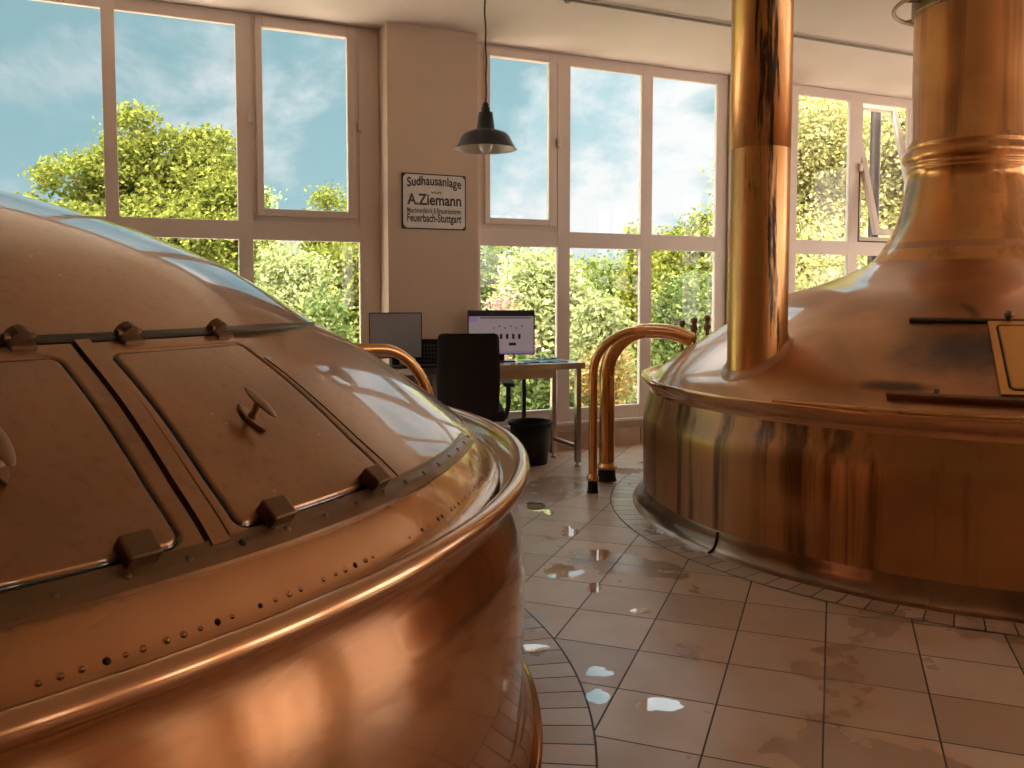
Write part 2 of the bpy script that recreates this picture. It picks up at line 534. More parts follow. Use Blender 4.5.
# ------------------------------------------------------------------ windows
def frame_rect(mb, u0, u1, z0, z1, w, o0, o1, bevel=.006, ws=None):
    """four members of a rectangular frame; ws = (left,right,bottom,top) widths"""
    l, r, b, t = ws or (w, w, w, w)
    wbox(mb, u0, u0 + l, o0, o1, z0, z1, bevel)
    wbox(mb, u1 - r, u1, o0, o1, z0, z1, bevel)
    wbox(mb, u0 + l - .001, u1 - r + .001, o0, o1, z0, z0 + b, bevel)
    wbox(mb, u0 + l - .001, u1 - r + .001, o0, o1, z1 - t, z1, bevel)

FZ0, FZ1 = SILLZ, 3.069
def window(name, u0, u1, mull, panes, label, sash_open=None):
    """mull: list of (u0,u1) mullion bars; panes: list of (kind,u0,u1) for the upper row; lower row = same spans"""
    fr = MB()
    o0, o1 = WP, WP - .038
    wbox(fr, u0, u1, o0, o1, 2.985, FZ1, .004)                  # head
    wbox(fr, u0, u1, o0, o1, FZ0 + .022, .325, .004)            # foot
    wbox(fr, u0, u1, o0, o1, 1.588, 1.712, .004)                # transom
    for a, b in mull:
        wbox(fr, a, b, o0 + .0015, o1, FZ0 + .022, FZ1, .004)
    w = fr.build(name, M_frame, origin=W((u0 + u1) / 2, WP, FZ0))
    tag(w, label, 'window', kind='structure')
    for kind, a, b in panes:
        g = MB(); wbox(g, a - .01, b + .01, WP - .014, WP - .020, .315, 1.60)
        g.build('glass_pane', M_glass, w)
        if kind == 'fixed':
            g = MB(); wbox(g, a - .01, b + .01, WP - .014, WP - .020, 1.70, 3.0)
            g.build('glass_pane', M_glass, w)
        else:
            # centre-pivot sash
            tilt = sash_open or 0.
            sa, sb, sz0, sz1 = a + .028, b - .028, 1.748, 3.048
            zc = (sz0 + sz1) / 2
            T = Matrix.Translation(W(0, WP - .01, zc)) @ Matrix.Rotation(tilt, 4, DU) @ Matrix.Translation(W(0, WP - .01, zc)).inverted()
            sf = MB()
            wbox(sf, a - .005, sa + .012, WP - .004, WP - .036, 1.70, FZ1 - .004, .003)
            wbox(sf, sb - .012, b + .005, WP - .004, WP - .036, 1.70, FZ1 - .004, .003)
            wbox(sf, a, b, WP - .004, WP - .036, 1.70, sz0 + .012, .003)
            sf.build('sash_surround', M_frame, w)
            s = MB()
            sl, sr = (.062, .062) if tilt else (.045, .055)
            frame_rect(s, sa, sb, sz0, sz1, .05, WP + .022, WP - .024, .006, (sl, sr, .05, .062))
            if not tilt:
                wbox(s, (sa + sb) / 2 - .006, (sa + sb) / 2 + .006, WP + .026, WP + .02, sz0 + .018, sz0 + .03, .001)
            else:
                wbox(s, (sa + sb) / 2 - .05, (sa + sb) / 2 + .05, WP + .045, WP + .02, sz0 + .015, sz0 + .035, .004)
            s.v = [tuple(T @ Vector(p)) for p in s.v]
            so = s.build('sash', M_frame, w)
            g = MB(); wbox(g, sa + .04, sb - .045, WP + .006, WP + .000, sz0 + .04, sz1 - .05)
            g.v = [tuple(T @ Vector(p)) for p in g.v]
            g.build('glass_pane', M_glass2 if tilt else M_glass, so)
            for uu in (sa - .03, sb + .03):
                h = MB()
                wbox(h, uu - .017, uu + .017, WP + .034, WP - .0, zc - .045, zc + .03, .006)
                h.build('pivot_hinge', M_handle, w)
            if tilt:
                gk = MB()
                wbox(gk, a + .004, a + .014, WP + .002, WP - .07, 1.715, zc, .001)
                wbox(gk, b - .014, b - .004, WP + .002, WP - .07, 1.715, zc, .001)
                wbox(gk, a + .004, b - .004, WP + .002, WP - .07, 1.712, 1.722, .001)
                gk.build('gasket', M_rubber, w)
    return w
# left window
window('window_1', -.93, 1.665, [(-.93, -.80), (-.09, -.012), (.703, .797), (1.518, 1.665)],
       [('fixed', -.80, -.09), ('fixed', -.012, .703), ('sash', .797, 1.518)],
       'large left window above the near kettle, with a tree outside')
window('window_2', 2.33, 4.70, [(2.33, 2.432), (3.076, 3.188), (3.838, 3.945), (4.586, 4.70)],
       [('sash', 2.432, 3.076), ('fixed', 3.188, 3.838), ('fixed', 3.945, 4.586)],
       'middle window between the pillar and the tall copper pipe, clouds outside')
window('window_3', 5.345, 7.75, [(5.345, 5.47), (6.085, 6.205), (6.86, 6.97), (7.61, 7.75)],
       [('fixed', 5.47, 6.085), ('sash', 6.205, 6.86), ('fixed', 6.97, 7.61)],
       'right window with its tilted open sash beside the copper stack', sash_open=R(-15))
window('window_4', -4.0, -1.60, [(-4.0, -3.9), (-3.25, -3.15), (-2.45, -2.35), (-1.72, -1.60)],
       [('fixed', -3.9, -3.25), ('fixed', -3.15, -2.45), ('sash', -2.35, -1.72)],
       'far left window beyond the picture edge')
mb = MB(); wbox(mb, UL, -4.0, WP + .0, WP - .12, 0, CEIL); wbox(mb, 7.75, UR, WP + .0, WP - .12, 0, CEIL)
tag(mb.build('wall_corner', M_wall), 'plaster strips closing the window wall at its ends', 'wall', kind='structure')
# right-wall windows
for k, (a, b) in enumerate(RW):
    fr = MB()
    def rbox(m, o0, o1, z0, z1, x0=UR + .02, x1=UR + .09):
        wbox(m, x0, x1, o0, o1, z0, z1, .004)
    for z0, z1 in ((.35, .45), (1.58, 1.70), (2.85, 2.95)): rbox(fr, a, b, z0, z1)
    for o in (a, (2 * a + b) / 3 - .05, (a + 2 * b) / 3 - .05, b - .1): rbox(fr, o, o + .1, .35, 2.95)
    w = fr.build('window_%d' % (5 + k), M_frame)
    tag(w, ['tall side window nearest the window wall', 'tall side window in the middle of the right wall', 'tall side window nearest the back wall'][k], 'window', kind='structure')
    g = MB(); wbox(g, UR + .05, UR + .056, a + .02, b - .02, .37, 2.93)
    g.build('glass_pane', M_glass, w)

for k, (a, b) in enumerate(BW):
    fr = MB()
    for z0, z1 in ((.9, .99), (2.1, 2.19), (2.76, 2.85)): wbox(fr, a, b, OB + .02, OB + .09, z0, z1, .004)
    for u in (a, (a + b) / 2 - .045, b - .09): wbox(fr, u, u + .09, OB + .02, OB + .09, .9, 2.85, .004)
    w = fr.build('window_%d' % (8 + k), M_frame)
    tag(w, ['back window facing the far kettle', 'last back window in the corner by the side windows'][k], 'window', kind='structure')
    g = MB(); wbox(g, a + .02, b - .02, OB + .05, OB + .056, .92, 2.83)
    g.build('glass_pane', M_glass, w)

# ------------------------------------------------------------------ kettles
def pchip(x, y, xs):
    x = np.array(x, float); y = np.array(y, float); h = np.diff(x); d = np.diff(y) / h
    m = np.zeros_like(x)
    for i in range(1, len(x) - 1):
        if d[i - 1] * d[i] > 0:
            w1 = 2 * h[i] + h[i - 1]; w2 = h[i] + 2 * h[i - 1]
            m[i] = (w1 + w2) / (w1 / d[i - 1] + w2 / d[i])
    m[0] = d[0]; m[-1] = d[-1]
    k = np.clip(np.searchsorted(x, xs) - 1, 0, len(h) - 1); t = (xs - x[k]) / h[k]
    return (1 + 2 * t) * (1 - t) ** 2 * y[k] + t * (1 - t) ** 2 * h[k] * m[k] + t * t * (3 - 2 * t) * y[k + 1] + t * t * (t - 1) * h[k] * m[k + 1]

class Dome:
    def __init__(s, c, rk, zk):
        s.c = c; s.rk = rk; s.zk = zk
    def z(s, r):
        return float(pchip(s.rk, s.zk, np.array([r]))[0])
    def slope(s, r):
        return (s.z(r + .004) - s.z(r - .004)) / .008
    def frame(s, phi, r):
        a = R(phi); e = Vector((math.cos(a), math.sin(a), 0))
        m = s.slope(r); k = 1 / math.sqrt(1 + m * m)
        down = (e + Vector((0, 0, m))) * k
        nrm = (Vector((0, 0, 1)) - e * m) * k
        side = Vector((-math.sin(a), math.cos(a), 0))
        return Vector((s.c[0], s.c[1], 0)) + e * r + Vector((0, 0, s.z(r))), side, down, nrm
    def pt(s, phi, r, off=0.):
        p, _, _, n = s.frame(phi, r)
        return p + n * off
    def mat(s, phi, r, off=0.):
        """4x4: local x = sideways, y = down the slope, z = out of the surface"""
        p, sd, dn, n = s.frame(phi, r)
        # right-handed: x = dn x n
        x = dn.cross(n)
        M = Matrix((x, dn, n)).transposed().to_4x4()
        return Matrix.Translation(p + n * off) @ M
    def patch(s, lo, hi, r0, r1, off, nphi, nr, back=-.003):
        """curved plate; lo/hi = phi edge as function of r; off(u,v,phi,r)->(offset, dirt)"""
        mb = MB(); vs = []; at = []
        for j in range(nr + 1):
            r = r0 + (r1 - r0) * j / nr
            p0, sd, dn, n0 = s.frame(0, r)
            for i in range(nphi + 1):
                ph = lo(r) + (hi(r) - lo(r)) * i / nphi
                o, d = off(ph, r)
                vs.append(s.pt(ph, r, o)); at.append(d)
        k = nphi + 1
        fs = [(j * k + i, (j + 1) * k + i, (j + 1) * k + i + 1, j * k + i + 1) for j in range(nr) for i in range(nphi)]
        mb.add(vs, fs, 0, True)
        # rim down to the surface
        loop = [i for i in range(k)] + [j * k + nphi for j in range(1, nr + 1)] + [nr * k + i for i in range(nphi - 1, -1, -1)] + [j * k for j in range(nr - 1, 0, -1)]
        L = len(loop); o = len(mb.v)
        sv = []
        for q in loop:
            j, i = divmod(q, k)
            r = r0 + (r1 - r0) * j / nr; ph = lo(r) + (hi(r) - lo(r)) * i / nphi
            sv.append(s.pt(ph, r, back))
        top = [vs[q] for q in loop]
        mb.add(top + sv, [(a, (a + 1) % L, L + (a + 1) % L, L + a) for a in range(L)], 0, False)
        mb.attr = at + [.35] * (2 * L)
        return mb

def line(p0, p1):
    (a0, r0), (a1, r1) = p0, p1
    return lambda r: a0 + (a1 - a0) * (r - r0) / (r1 - r0)

def torus_ring(mb, c, Rm, z, r, n=256, k=12, a0=0, a1=360, taper=0.):
    full = a1 - a0 >= 360
    path = []
    for i in range(n if full else n + 1):
        a = R(a0 + (a1 - a0) * i / n)
        path.append((c[0] + Rm * math.cos(a), c[1] + Rm * math.sin(a), z))
    mb.tube(path, r, k, closed=full)

def smooth_profile(P, step=.02):
    """Catmull-Rom through profile points"""
    out = []
    for i in range(len(P) - 1):
        p0 = P[max(i - 1, 0)]; p1 = P[i]; p2 = P[i + 1]; p3 = P[min(i + 2, len(P) - 1)]
        L = max(2, int(math.dist(p1, p2) / step))
        for j in range(L):
            t = j / L
            out.append(tuple(.5 * (2 * p1[q] + (p2[q] - p0[q]) * t + (2 * p0[q] - 5 * p1[q] + 4 * p2[q] - p3[q]) * t * t + (3 * p1[q] - p0[q] - 3 * p2[q] + p3[q]) * t ** 3) for q in (0, 1)))
    out.append(P[-1])
    return out

STACK = [(.345, 1.80), (.318, 1.86), (.305, 1.905), (.318, 1.912), (.318, 1.922), (.308, 1.927), (.322, 1.934), (.322, 1.948), (.312, 1.953),
         (.330, 1.962), (.344, 1.980), (.344, 2.006), (.330, 2.026), (.312, 2.034), (.312, 2.044), (.318, 2.05), (.318, 2.062), (.308, 2.068), (.308, 2.082), (.300, 2.09), (.299, 2.4), (.299, 2.80)]
STACKTOP = [(.298, 2.79), (.311, 2.792), (.313, 2.80), (.313, 2.87), (.311, 2.878), (.30, 2.88), (.30, CEIL + .02)]

# ---- near (left) kettle
kl = empty('brew_kettle', (CL[0], CL[1], 0))
tag(kl, 'near left copper brewing kettle with two hatch doors and a rolled rim', 'brewing kettle', 'copper brewing kettles')
DL = Dome(CL, [.3, .6, .9, 1.2, 1.526, 1.7, 1.85, 1.986, 2.037], [1.554, 1.528, 1.451, 1.334, 1.134, 1.030, .922, .814, .739])
mb = MB(); mb.lathe([(r, DL.z(r)) for r in np.linspace(.30, 1.975, 70)], (CL[0], CL[1], 0), 240)
domeL = mb.build('dome', M_domeL, kl)
mb = MB()
mb.lathe([(r, DL.z(r)) for r in np.linspace(1.970, 2.037, 14)] + [(2.045, .731), (2.055, .727), (2.067, .7255), (2.070, .722), (2.067, .719), (2.05, .712)], (CL[0], CL[1], 0), 240)
for i in range(110):
    ph = -50 + i * .78 + random.uniform(-.12, .12)
    if random.random() < .22: continue
    M = DL.mat(ph, 2.030, .0)
    rr = .0030 + random.uniform(-.0004, .0008)
    mb.lathe([(rr * 1.5, 0), (rr * 1.45, .0006), (rr * .95, .0006), (rr * .9, .0012), (rr * .5, .0017), (0.0002, .0018)], (0, 0, 0), 10, mat=1 if random.random() < .4 else 0, M=M)
mb.build('dome_foot', [M_footL, M_rail], kl)
mb = MB()
mb.lathe([(2.045, .712), (2.07, .7085), (2.10, .712), (2.118, .728)], (CL[0], CL[1], 0), 240)
mb.build('gutter', M_gutter, kl)
mb = MB(); torus_ring(mb, CL, 2.130, .752, .0225, 280, 16)
mb.build('rolled_rim', M_rollL, kl)
mb = MB()
mb.lathe(smooth_profile([(2.122, .735), (2.112, .712), (2.110, .68), (2.118, .63), (2.132, .56), (2.139, .46), (2.138, .34), (2.134, .23), (2.132, .15), (2.134, .095)]), (CL[0], CL[1], 0), 240)
mb.build('body', M_skirtL, kl)
mb = MB()
mb.lathe(smooth_profile([(2.13, .12), (2.136, .10), (2.140, .07), (2.152, .035), (2.170, .012), (2.188, .004), (2.19, .0)]), (CL[0], CL[1], 0), 240)
mb.build('base_flange', M_skirtL, kl)
mb = MB()
mb.lathe(smooth_profile([(.62, 1.524), (.47, 1.56), (.40, 1.63), (.36, 1.72)] + [STACK[0]]), (CL[0], CL[1], 0), 96)
mb.lathe(STACK + STACKTOP, (CL[0], CL[1], 0), 96)
mb.build('vapour_stack', M_stack, kl)

def rrdist(ph, r, lo, hi, r0, r1, rad, dome):
    """signed distance (m) to a rounded panel outline, negative inside"""
    pm = (lo(r) + hi(r)) / 2; hw = R(hi(r) - lo(r)) / 2 * r
    x = R(ph - pm) * r
    k = math.sqrt(1 + dome.slope((r0 + r1) / 2) ** 2)
    y = (r - (r0 + r1) / 2) * k; hh = (r1 - r0) / 2 * k
    qx = abs(x) - hw + rad; qy = abs(y) - hh + rad
    return math.hypot(max(qx, 0), max(qy, 0)) + min(max(qx, qy), 0) - rad

def hatch(dome, root, lo, hi, r0, r1, plo, phi_, pr0, pr1, base, mat, nphi, nr, rad=.022, gw=.0045, gd=.007, darken=.95, raise_=.001):
    def off(ph, r):
        d = rrdist(ph, r, plo, phi_, pr0, pr1, rad, dome)
        g = math.exp(-(d / gw) ** 2)
        return base - gd * g + (raise_ if d < 0 else 0), min(1., 1.5 * darken * math.exp(-(d / (gw * .85)) ** 2))
    return dome.patch(lo, hi, r0, r1, off, nphi, nr).build('hatch_door', mat, root)

dR = hatch(DL, kl, line((-30.62, 1.535), (-32.22, 1.975)), line((-17.0, 1.535), (-18.25, 1.978)), 1.537, 1.956 + .005,
           line((-30.1, 1.574), (-31.5, 1.958)), line((-17.55, 1.572), (-19.1, 1.959)), 1.570, 1.951, .010, M_domeL, 230, 230)
dLf = hatch(DL, kl, line((-45.8, 1.535), (-48.2, 1.975)), line((-32.15, 1.535), (-33.6, 1.975)), 1.537, 1.961,
            line((-45.0, 1.574), (-47.1, 1.958)), line((-33.72, 1.575), (-34.5, 1.955)), 1.572, 1.951, .010, M_domeL, 230, 230)
# divider bar
st = DL.patch(line((-31.95, 1.535), (-33.42, 1.975)), line((-30.85, 1.535), (-32.5, 1.975)), 1.535, 1.966, lambda ph, r: (.017, 0), 6, 60)
st.build('divider_bar', M_domeL, kl)
# side frame bar right of the right door
st = DL.patch(line((-16.95, 1.535), (-18.2, 1.978)), line((-16.15, 1.535), (-17.5, 1.978)), 1.56, 1.966, lambda ph, r: (.012 if r > 1.62 else .004, .0), 5, 50)
st.build('door_jamb', M_domeL, kl)
# hinge rail, dark
def rail(dome, root, r, p0, p1, w, h, mat, name, n=120, taper=8.):
    mb = MB(); vs = []; k = 8
    for i in range(n + 1):
        ph = p0 + (p1 - p0) * i / n
        t = min(1, (p1 - ph) / taper + .25) if taper else 1
        M = dome.mat(ph, r, 0)
        for (x, y) in ((-.5, -.003 / h), (-.5, .75), (-.32, 1), (.32, 1), (.5, .75), (.5, -.003 / h)):
            vs.append(M @ Vector((0, x * w * t, y * h * t)))
    k = 6
    fs = [(i * k + j, i * k + j + 1, (i + 1) * k + j + 1, (i + 1) * k + j) for i in range(n) for j in range(k - 1)]
    fs += [tuple(range(k)), tuple(n * k + j for j in range(k - 1, -1, -1))]
    mb.add(vs, fs, 0, False)
    return mb.build(name, mat, root)
rail(DL, kl, 1.520, -49, 8.5, .026, .013, M_rail, 'hinge_rail', taper=22.)
# lower band
mb = DL.patch(lambda r: -50., lambda r: -1.5, 1.958, 1.9875, lambda ph, r: (.013 if r < 1.972 else .017, .0), 120, 6)
for i in range(18):
    M = DL.mat(-48.5 + i * 2.75, 1.9735, .0165)
    a = len(mb.v)
    mb.lathe([(.0062, -.002), (.0058, .001), (.004, .0022), (.0003, .0026)], (0, 0, 0), 12, mat=1 if i != 6 else 2, M=M)
    mb.attr += [0.] * (len(mb.v) - a)
mb.build('hatch_band', [M_bronze, M_brass, M_rubber], kl)
# hinges on the rail: round eared knuckles over a small foot
for ph in (-35.4, -27.6, -18.4, -44.0):
    M = DL.mat(ph, 1.522, .0)
    mb = MB()
    ear = [(-.020, .0), (.020, .0), (.022, .016), (.016, .030), (.004, .038), (-.008, .037), (-.018, .028), (-.022, .014)]
    E = M @ Matrix(((1, 0, 0, 0), (0, 0, -1, .012), (0, 1, 0, 0), (0, 0, 0, 1)))
    mb.prism(ear, E, .024, bevel=.003)
    mb.box((0, 0, 0), (.048, .024, .014), bevel=.004)
    k = len(mb.v) - 0
    # move the last box to the hinge foot
    bx = MB(); bx.box((0, .018, .012), (.046, .028, .012), bevel=.004)
    nb = len(bx.v)
    mb.v = mb.v[:-nb] if False else mb.v
    mb2 = MB(); mb2.prism(ear, E, .024, bevel=.003)
    mb2.add([tuple(M @ Vector(p)) for p in bx.v], bx.f)
    pin = MB()
    mb2.tube([tuple(M @ Vector((-.026, .004, .020))), tuple(M @ Vector((.026, .004, .020)))], .0075, 12)
    mb2.build('hinge', M_brass, kl)
# stop blocks on the band
for ph in (-36.7, -29.35, -21.0, -44.5):
    M = DL.mat(ph, 1.953, .0)
    mb = MB()
    b = MB(); b.box((0, -.004, .022), (.050, .044, .030), bevel=.004); b.box((0, .010, .006), (.036, .03, .016), bevel=.002)
    mb.add([tuple(M @ Vector(p)) for p in b.v], b.f)
    mb.build('stop_block', M_brass, kl)
# handles
for door, ph, r in ((dR, -25.2, 1.772), (dLf, -40.2, 1.785)):
    M = DL.mat(ph, r, .012)
    b = MB()
    rh = [(0, -.042), (.010, -.024), (.015, 0), (.010, .024), (0, .042), (-.010, .024), (-.015, 0), (-.010, -.024)]
    b.prism(rh, M, .006, bevel=.0015)
    b.tube([tuple(M @ Vector((0, 0, .004))), tuple(M @ Vector((0, 0, .014))), tuple(M @ Vector((0, -.002, .036)))], [.011, .0075, .009], 14)
    b.ball(tuple(M @ Vector((0, -.002, .041))), 1., M.to_3x3(), (.0125, .046, .0055), u=20, v=12)
    b.build('handle', M_hand, door)

# ---- far (right) kettle
kr = empty('brew_kettle', (CR[0], CR[1], 0))
tag(kr, 'far right copper brewing kettle with dark streaks and a wide vapour stack', 'brewing kettle', 'copper brewing kettles')
RKR = [.345, .36, .416, .478, .596, .733, .964, 1.305, 1.489, 1.629, 1.700, 1.725]
RKZ = [1.80, 1.622, 1.517, 1.425, 1.353, 1.298, 1.222, 1.045, .927, .832, .772, .735]
DR = Dome(CR, RKR, RKZ)
mb = MB()
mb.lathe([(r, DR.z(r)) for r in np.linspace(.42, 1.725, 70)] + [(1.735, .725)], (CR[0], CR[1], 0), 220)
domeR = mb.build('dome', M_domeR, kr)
mb = MB()
neck = [(.50, DR.z(.50)), (.45, 1.462), (.40, 1.545), (.365, 1.63), (.345, 1.715), (.332, 1.78), (.318, 1.85)]
mb.lathe(smooth_profile(neck) + STACK[2:] + [(.299, 2.82)], (CR[0], CR[1], 0), 128)
stk = mb.build('vapour_stack', M_stack, kr)
mb = MB(); mb.lathe(STACKTOP, (CR[0], CR[1], 0), 96); mb.build('stack_collar', M_bronze, stk)
mb = MB()
mb.lathe([(1.728, .730), (1.745, .722), (1.765, .724), (1.785, .738), (1.798, .752), (1.804, .753), (1.807, .748), (1.803, .735), (1.79, .712), (1.772, .692), (1.760, .675), (1.757, .66)], (CR[0], CR[1], 0), 220)
mb.build('rim', M_rollL, kr)
mb = MB(); torus_ring(mb, CR, 1.793, .760, .011, 120, 10, -142, -60)
mb.build('rim_bar', M_pipe, kr)
mb = MB()
mb.lathe(smooth_profile([(1.757, .665), (1.760, .64), (1.772, .59), (1.788, .53), (1.793, .46), (1.792, .36), (1.79, .25), (1.789, .14), (1.79, .10)]), (CR[0], CR[1], 0), 220)
# vertical seams in the sheet
for ph in (-163, -131, -100):
    a = R(ph); e = Vector((math.cos(a), math.sin(a), 0)); c0 = Vector((CR[0], CR[1], 0))
    mb.tube([c0 + e * 1.7905 + Vector((0, 0, z)) for z in (.10, .25, .40)] + [c0 + e * 1.788 + Vector((0, 0, .52))], .0025, 6)
mb.build('body', M_skirtR, kr)
mb = MB()
mb.lathe(smooth_profile([(1.786, .115), (1.794, .09), (1.800, .06), (1.812, .03), (1.828, .012), (1.848, .004), (1.85, .0)]), (CR[0], CR[1], 0), 220)
a = R(-152); e = Vector((math.cos(a), math.sin(a), 0)); c0 = Vector((CR[0], CR[1], 0))
mb.tube([c0 + e * r + Vector((0, 0, z)) for r, z in ((1.796, .10), (1.803, .06), (1.814, .032), (1.83, .015), (1.852, .006))], .006, 8, mat=1)
mb.build('base_flange', [M_flangeR, M_rail], kr)
# hatch on the right dome
dRR = hatch(DR, kr, line((-113.67, 1.222), (-113.17, 1.649)), line((-98.5, 1.222), (-98.9, 1.649)), 1.222, 1.645,
            line((-112.2, 1.25), (-112.0, 1.62)), line((-99.9, 1.25), (-100.1, 1.62)), 1.25, 1.62, .020, M_doorR, 140, 140, rad=.02, gw=.006)
rail(DR, kr, 1.205, -128.3, -85, .022, .016, M_rail, 'hinge_rail', taper=0)
rail(DR, kr, 1.672, -127.2, -85, .024, .034, M_bronze, 'hatch_rail', taper=0)
for ph in (-121, -109.6, -95):
    M = DR.mat(ph, 1.66, 0); b = MB(); b.box((0, .0, .016), (.02, .05, .024), bevel=.003)
    mb = MB(); mb.add([tuple(M @ Vector(p)) for p in b.v], b.f); mb.build('rail_bracket', M_rail, kr)
for ph in (-109.8, -102):
    M = DR.mat(ph, 1.200, 0)
    mb = MB(); mb.tube([tuple(M @ Vector((0, 0, z))) for z in (0, .012, .028)], [.016, .012, .010], 14)
    mb.ball(tuple(M @ Vector((0, 0, .036))), .019)
    mb.build('hinge_knob', M_brass, kr)
M = DR.mat(-106, 1.44, .022)
b = MB(); b.prism([(0, -.05), (.012, -.03), (.018, 0), (.012, .03), (0, .05), (-.012, .03), (-.018, 0), (-.012, -.03)], M, .007, bevel=.0015)
b.tube([tuple(M @ Vector((0, 0, z))) for z in (.004, .02, .045)], [.012, .009, .010], 14)
b.ball(tuple(M @ Vector((0, 0, .05))), 1., M.to_3x3(), (.014, .055, .007)); b.build('handle', M_brass, dRR)
# hoop around the top of the stack
mb = MB()
torus_ring(mb, CR, .405, 2.835, .012, 96, 10)
for k in range(6):
    a = R(60 * k + 5); e = Vector((math.cos(a), math.sin(a), 0)); c0 = Vector((CR[0], CR[1], 2.835))
    mb.tube([c0 + e * .29, c0 + e * .405], .008, 8)
mb.build('hoop', M_bronze, stk)

# ------------------------------------------------------------------ pipes
PX, PY, PR = 1.207, 4.205, .1435
tp = empty('copper_pipe', (PX, PY, .86))
tag(tp, 'tall straight stained copper pipe rising from the right kettle to the ceiling', 'pipe')
mb = MB(); mb.lathe([(PR, .72), (PR, 1.923)], (PX, PY, 0), 64); mb.lathe([(PR - .0015, 1.923), (PR - .0015, 1.925)], (PX, PY, 0), 64)
mb.build('lower_tube', M_tall, tp)
mb = MB(); mb.lathe([(PR - .002, 1.9245), (PR + .001, 1.9255), (PR + .001, CEIL + .01)], (PX, PY, 0), 64)
mb.build('upper_tube', M_tall, tp)
# weld collar following the dome
mb = MB(); vs = []
for i in range(64):
    a = 2 * math.pi * i / 64
    for rr, up in ((PR + .035, -.002), (PR + .012, .006), (PR + .002, .03)):
        x, y = PX + rr * math.cos(a), PY + rr * math.sin(a)
        r = math.hypot(x - CR[0], y - CR[1])
        vs.append((x, y, DR.z(min(r, 1.72)) + up))
fs = [(i * 3 + j, ((i + 1) % 64) * 3 + j, ((i + 1) % 64) * 3 + j + 1, i * 3 + j + 1) for i in range(64) for j in range(2)]
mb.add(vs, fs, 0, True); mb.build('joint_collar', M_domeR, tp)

def arch(base, mid_z, end, n=14, lead=None):
    """pipe centre line: up from base, over in an arch, down into end"""
    b = Vector(base); e = Vector(end)
    h = Vector((e.x - b.x, e.y - b.y, 0)); L = h.length; hd = h / L
    pts = [b, b + Vector((0, 0, (mid_z[0] - b.z) * .5))]
    z0, z1 = mid_z
    for i in range(n * 2 + 1):
        t = i / (2 * n) * math.pi * mid_z_frac
        pts.append(b + hd * (L * .5) * (1 - math.cos(t)) * arch_k + Vector((0, 0, z0 + (z1 - z0) * math.sin(t) - b.z)))
    return pts
def bezier(P, n=30):
    a, b, c, d = [Vector(p) for p in P]
    return [a * (1 - t) ** 3 + b * 3 * t * (1 - t) ** 2 + c * 3 * t * t * (1 - t) + d * t ** 3 for t in np.linspace(0, 1, n)]

def bent_pipe(base, zst, end, ztop, r, label, foot=True):
    bx, by = base
    root = empty('curved_pipe', (bx, by, 0)); tag(root, label, 'pipe', 'bent copper pipes')
    e = Vector(end)
    A = Vector((bx, by, zst))
    h = Vector((e.x - bx, e.y - by, 0)); hd = h.normalized(); L = h.length
    k = .5523
    top = Vector((bx, by, ztop)) + hd * L * .48
    q1 = bezier([A, A + Vector((0, 0, (ztop - zst) * k)), top - hd * L * .48 * k, top], 18)
    q2 = bezier([top, top + hd * L * .25, e - (hd * L * .20 - Vector((0, 0, .05))), e], 18)
    path = [Vector((bx, by, .075)), Vector((bx, by, zst * .5))] + q1 + q2[1:]
    mb = MB(); mb.tube(path, r, 24)
    mb.build('bend', M_pipe, root)
    mb = MB()
    f = r / .026
    mb.lathe([(r, .118), (r * 1.12, .114), (r * 1.12, .104), (r * 1.38, .100), (r * 1.42, .090), (r * 1.38, .080), (r * 1.15, .076)], (bx, by, 0), 32)
    mb.build('flange', M_pipe, root)
    mb = MB(); mb.lathe([(r * .4, .078), (r * 1.12, .078), (r * 1.2, .02), (r * 1.34, .0)], (bx, by, 0), 32)
    mb.build('sleeve', M_rubber, root)
    return root
bent_pipe((.500, 5.235), .74, (1.105, 5.33, .945), 1.00, .027, 'thin bent copper pipe in front, from the floor into the right kettle')
bent_pipe((.625, 5.585), .70, (1.185, 5.66, .925), .985, .050, 'thick bent copper pipe behind the thin one, from the floor into the right kettle')
bent_pipe((-.372, 3.965), .62, (-.84, 3.56, .96), .985, .0245, 'bent copper pipe behind the left kettle, in front of the dark grey screen')

# valve spindles behind the right dome
for k, (x, y, zt) in enumerate(((1.185, 5.95, 1.045), (1.265, 5.93, 1.065), (1.35, 5.90, 1.08))):
    z0 = DR.z(min(1.72, math.hypot(x - CR[0], y - CR[1])))
    mb = MB()
    mb.lathe([(.028, z0 - .03), (.024, z0 + .02), (.012, z0 + .03), (.014, zt - .10), (.022, zt - .095), (.027, zt - .08), (.021, zt - .055), (.016, zt - .05), (.022, zt - .03), (.025, zt - .012), (.015, zt), (.0005, zt + .002)], (x, y, 0), 16)
    o = mb.build('valve_spindle', M_bronze)
    tag(o, ['dark valve spindle behind the right kettle, nearest the bent pipes', 'dark valve spindle between its two neighbours behind the right kettle', 'dark valve spindle behind the right kettle, nearest the tall pipe'][k], 'valve', 'valve spindles behind the right kettle')

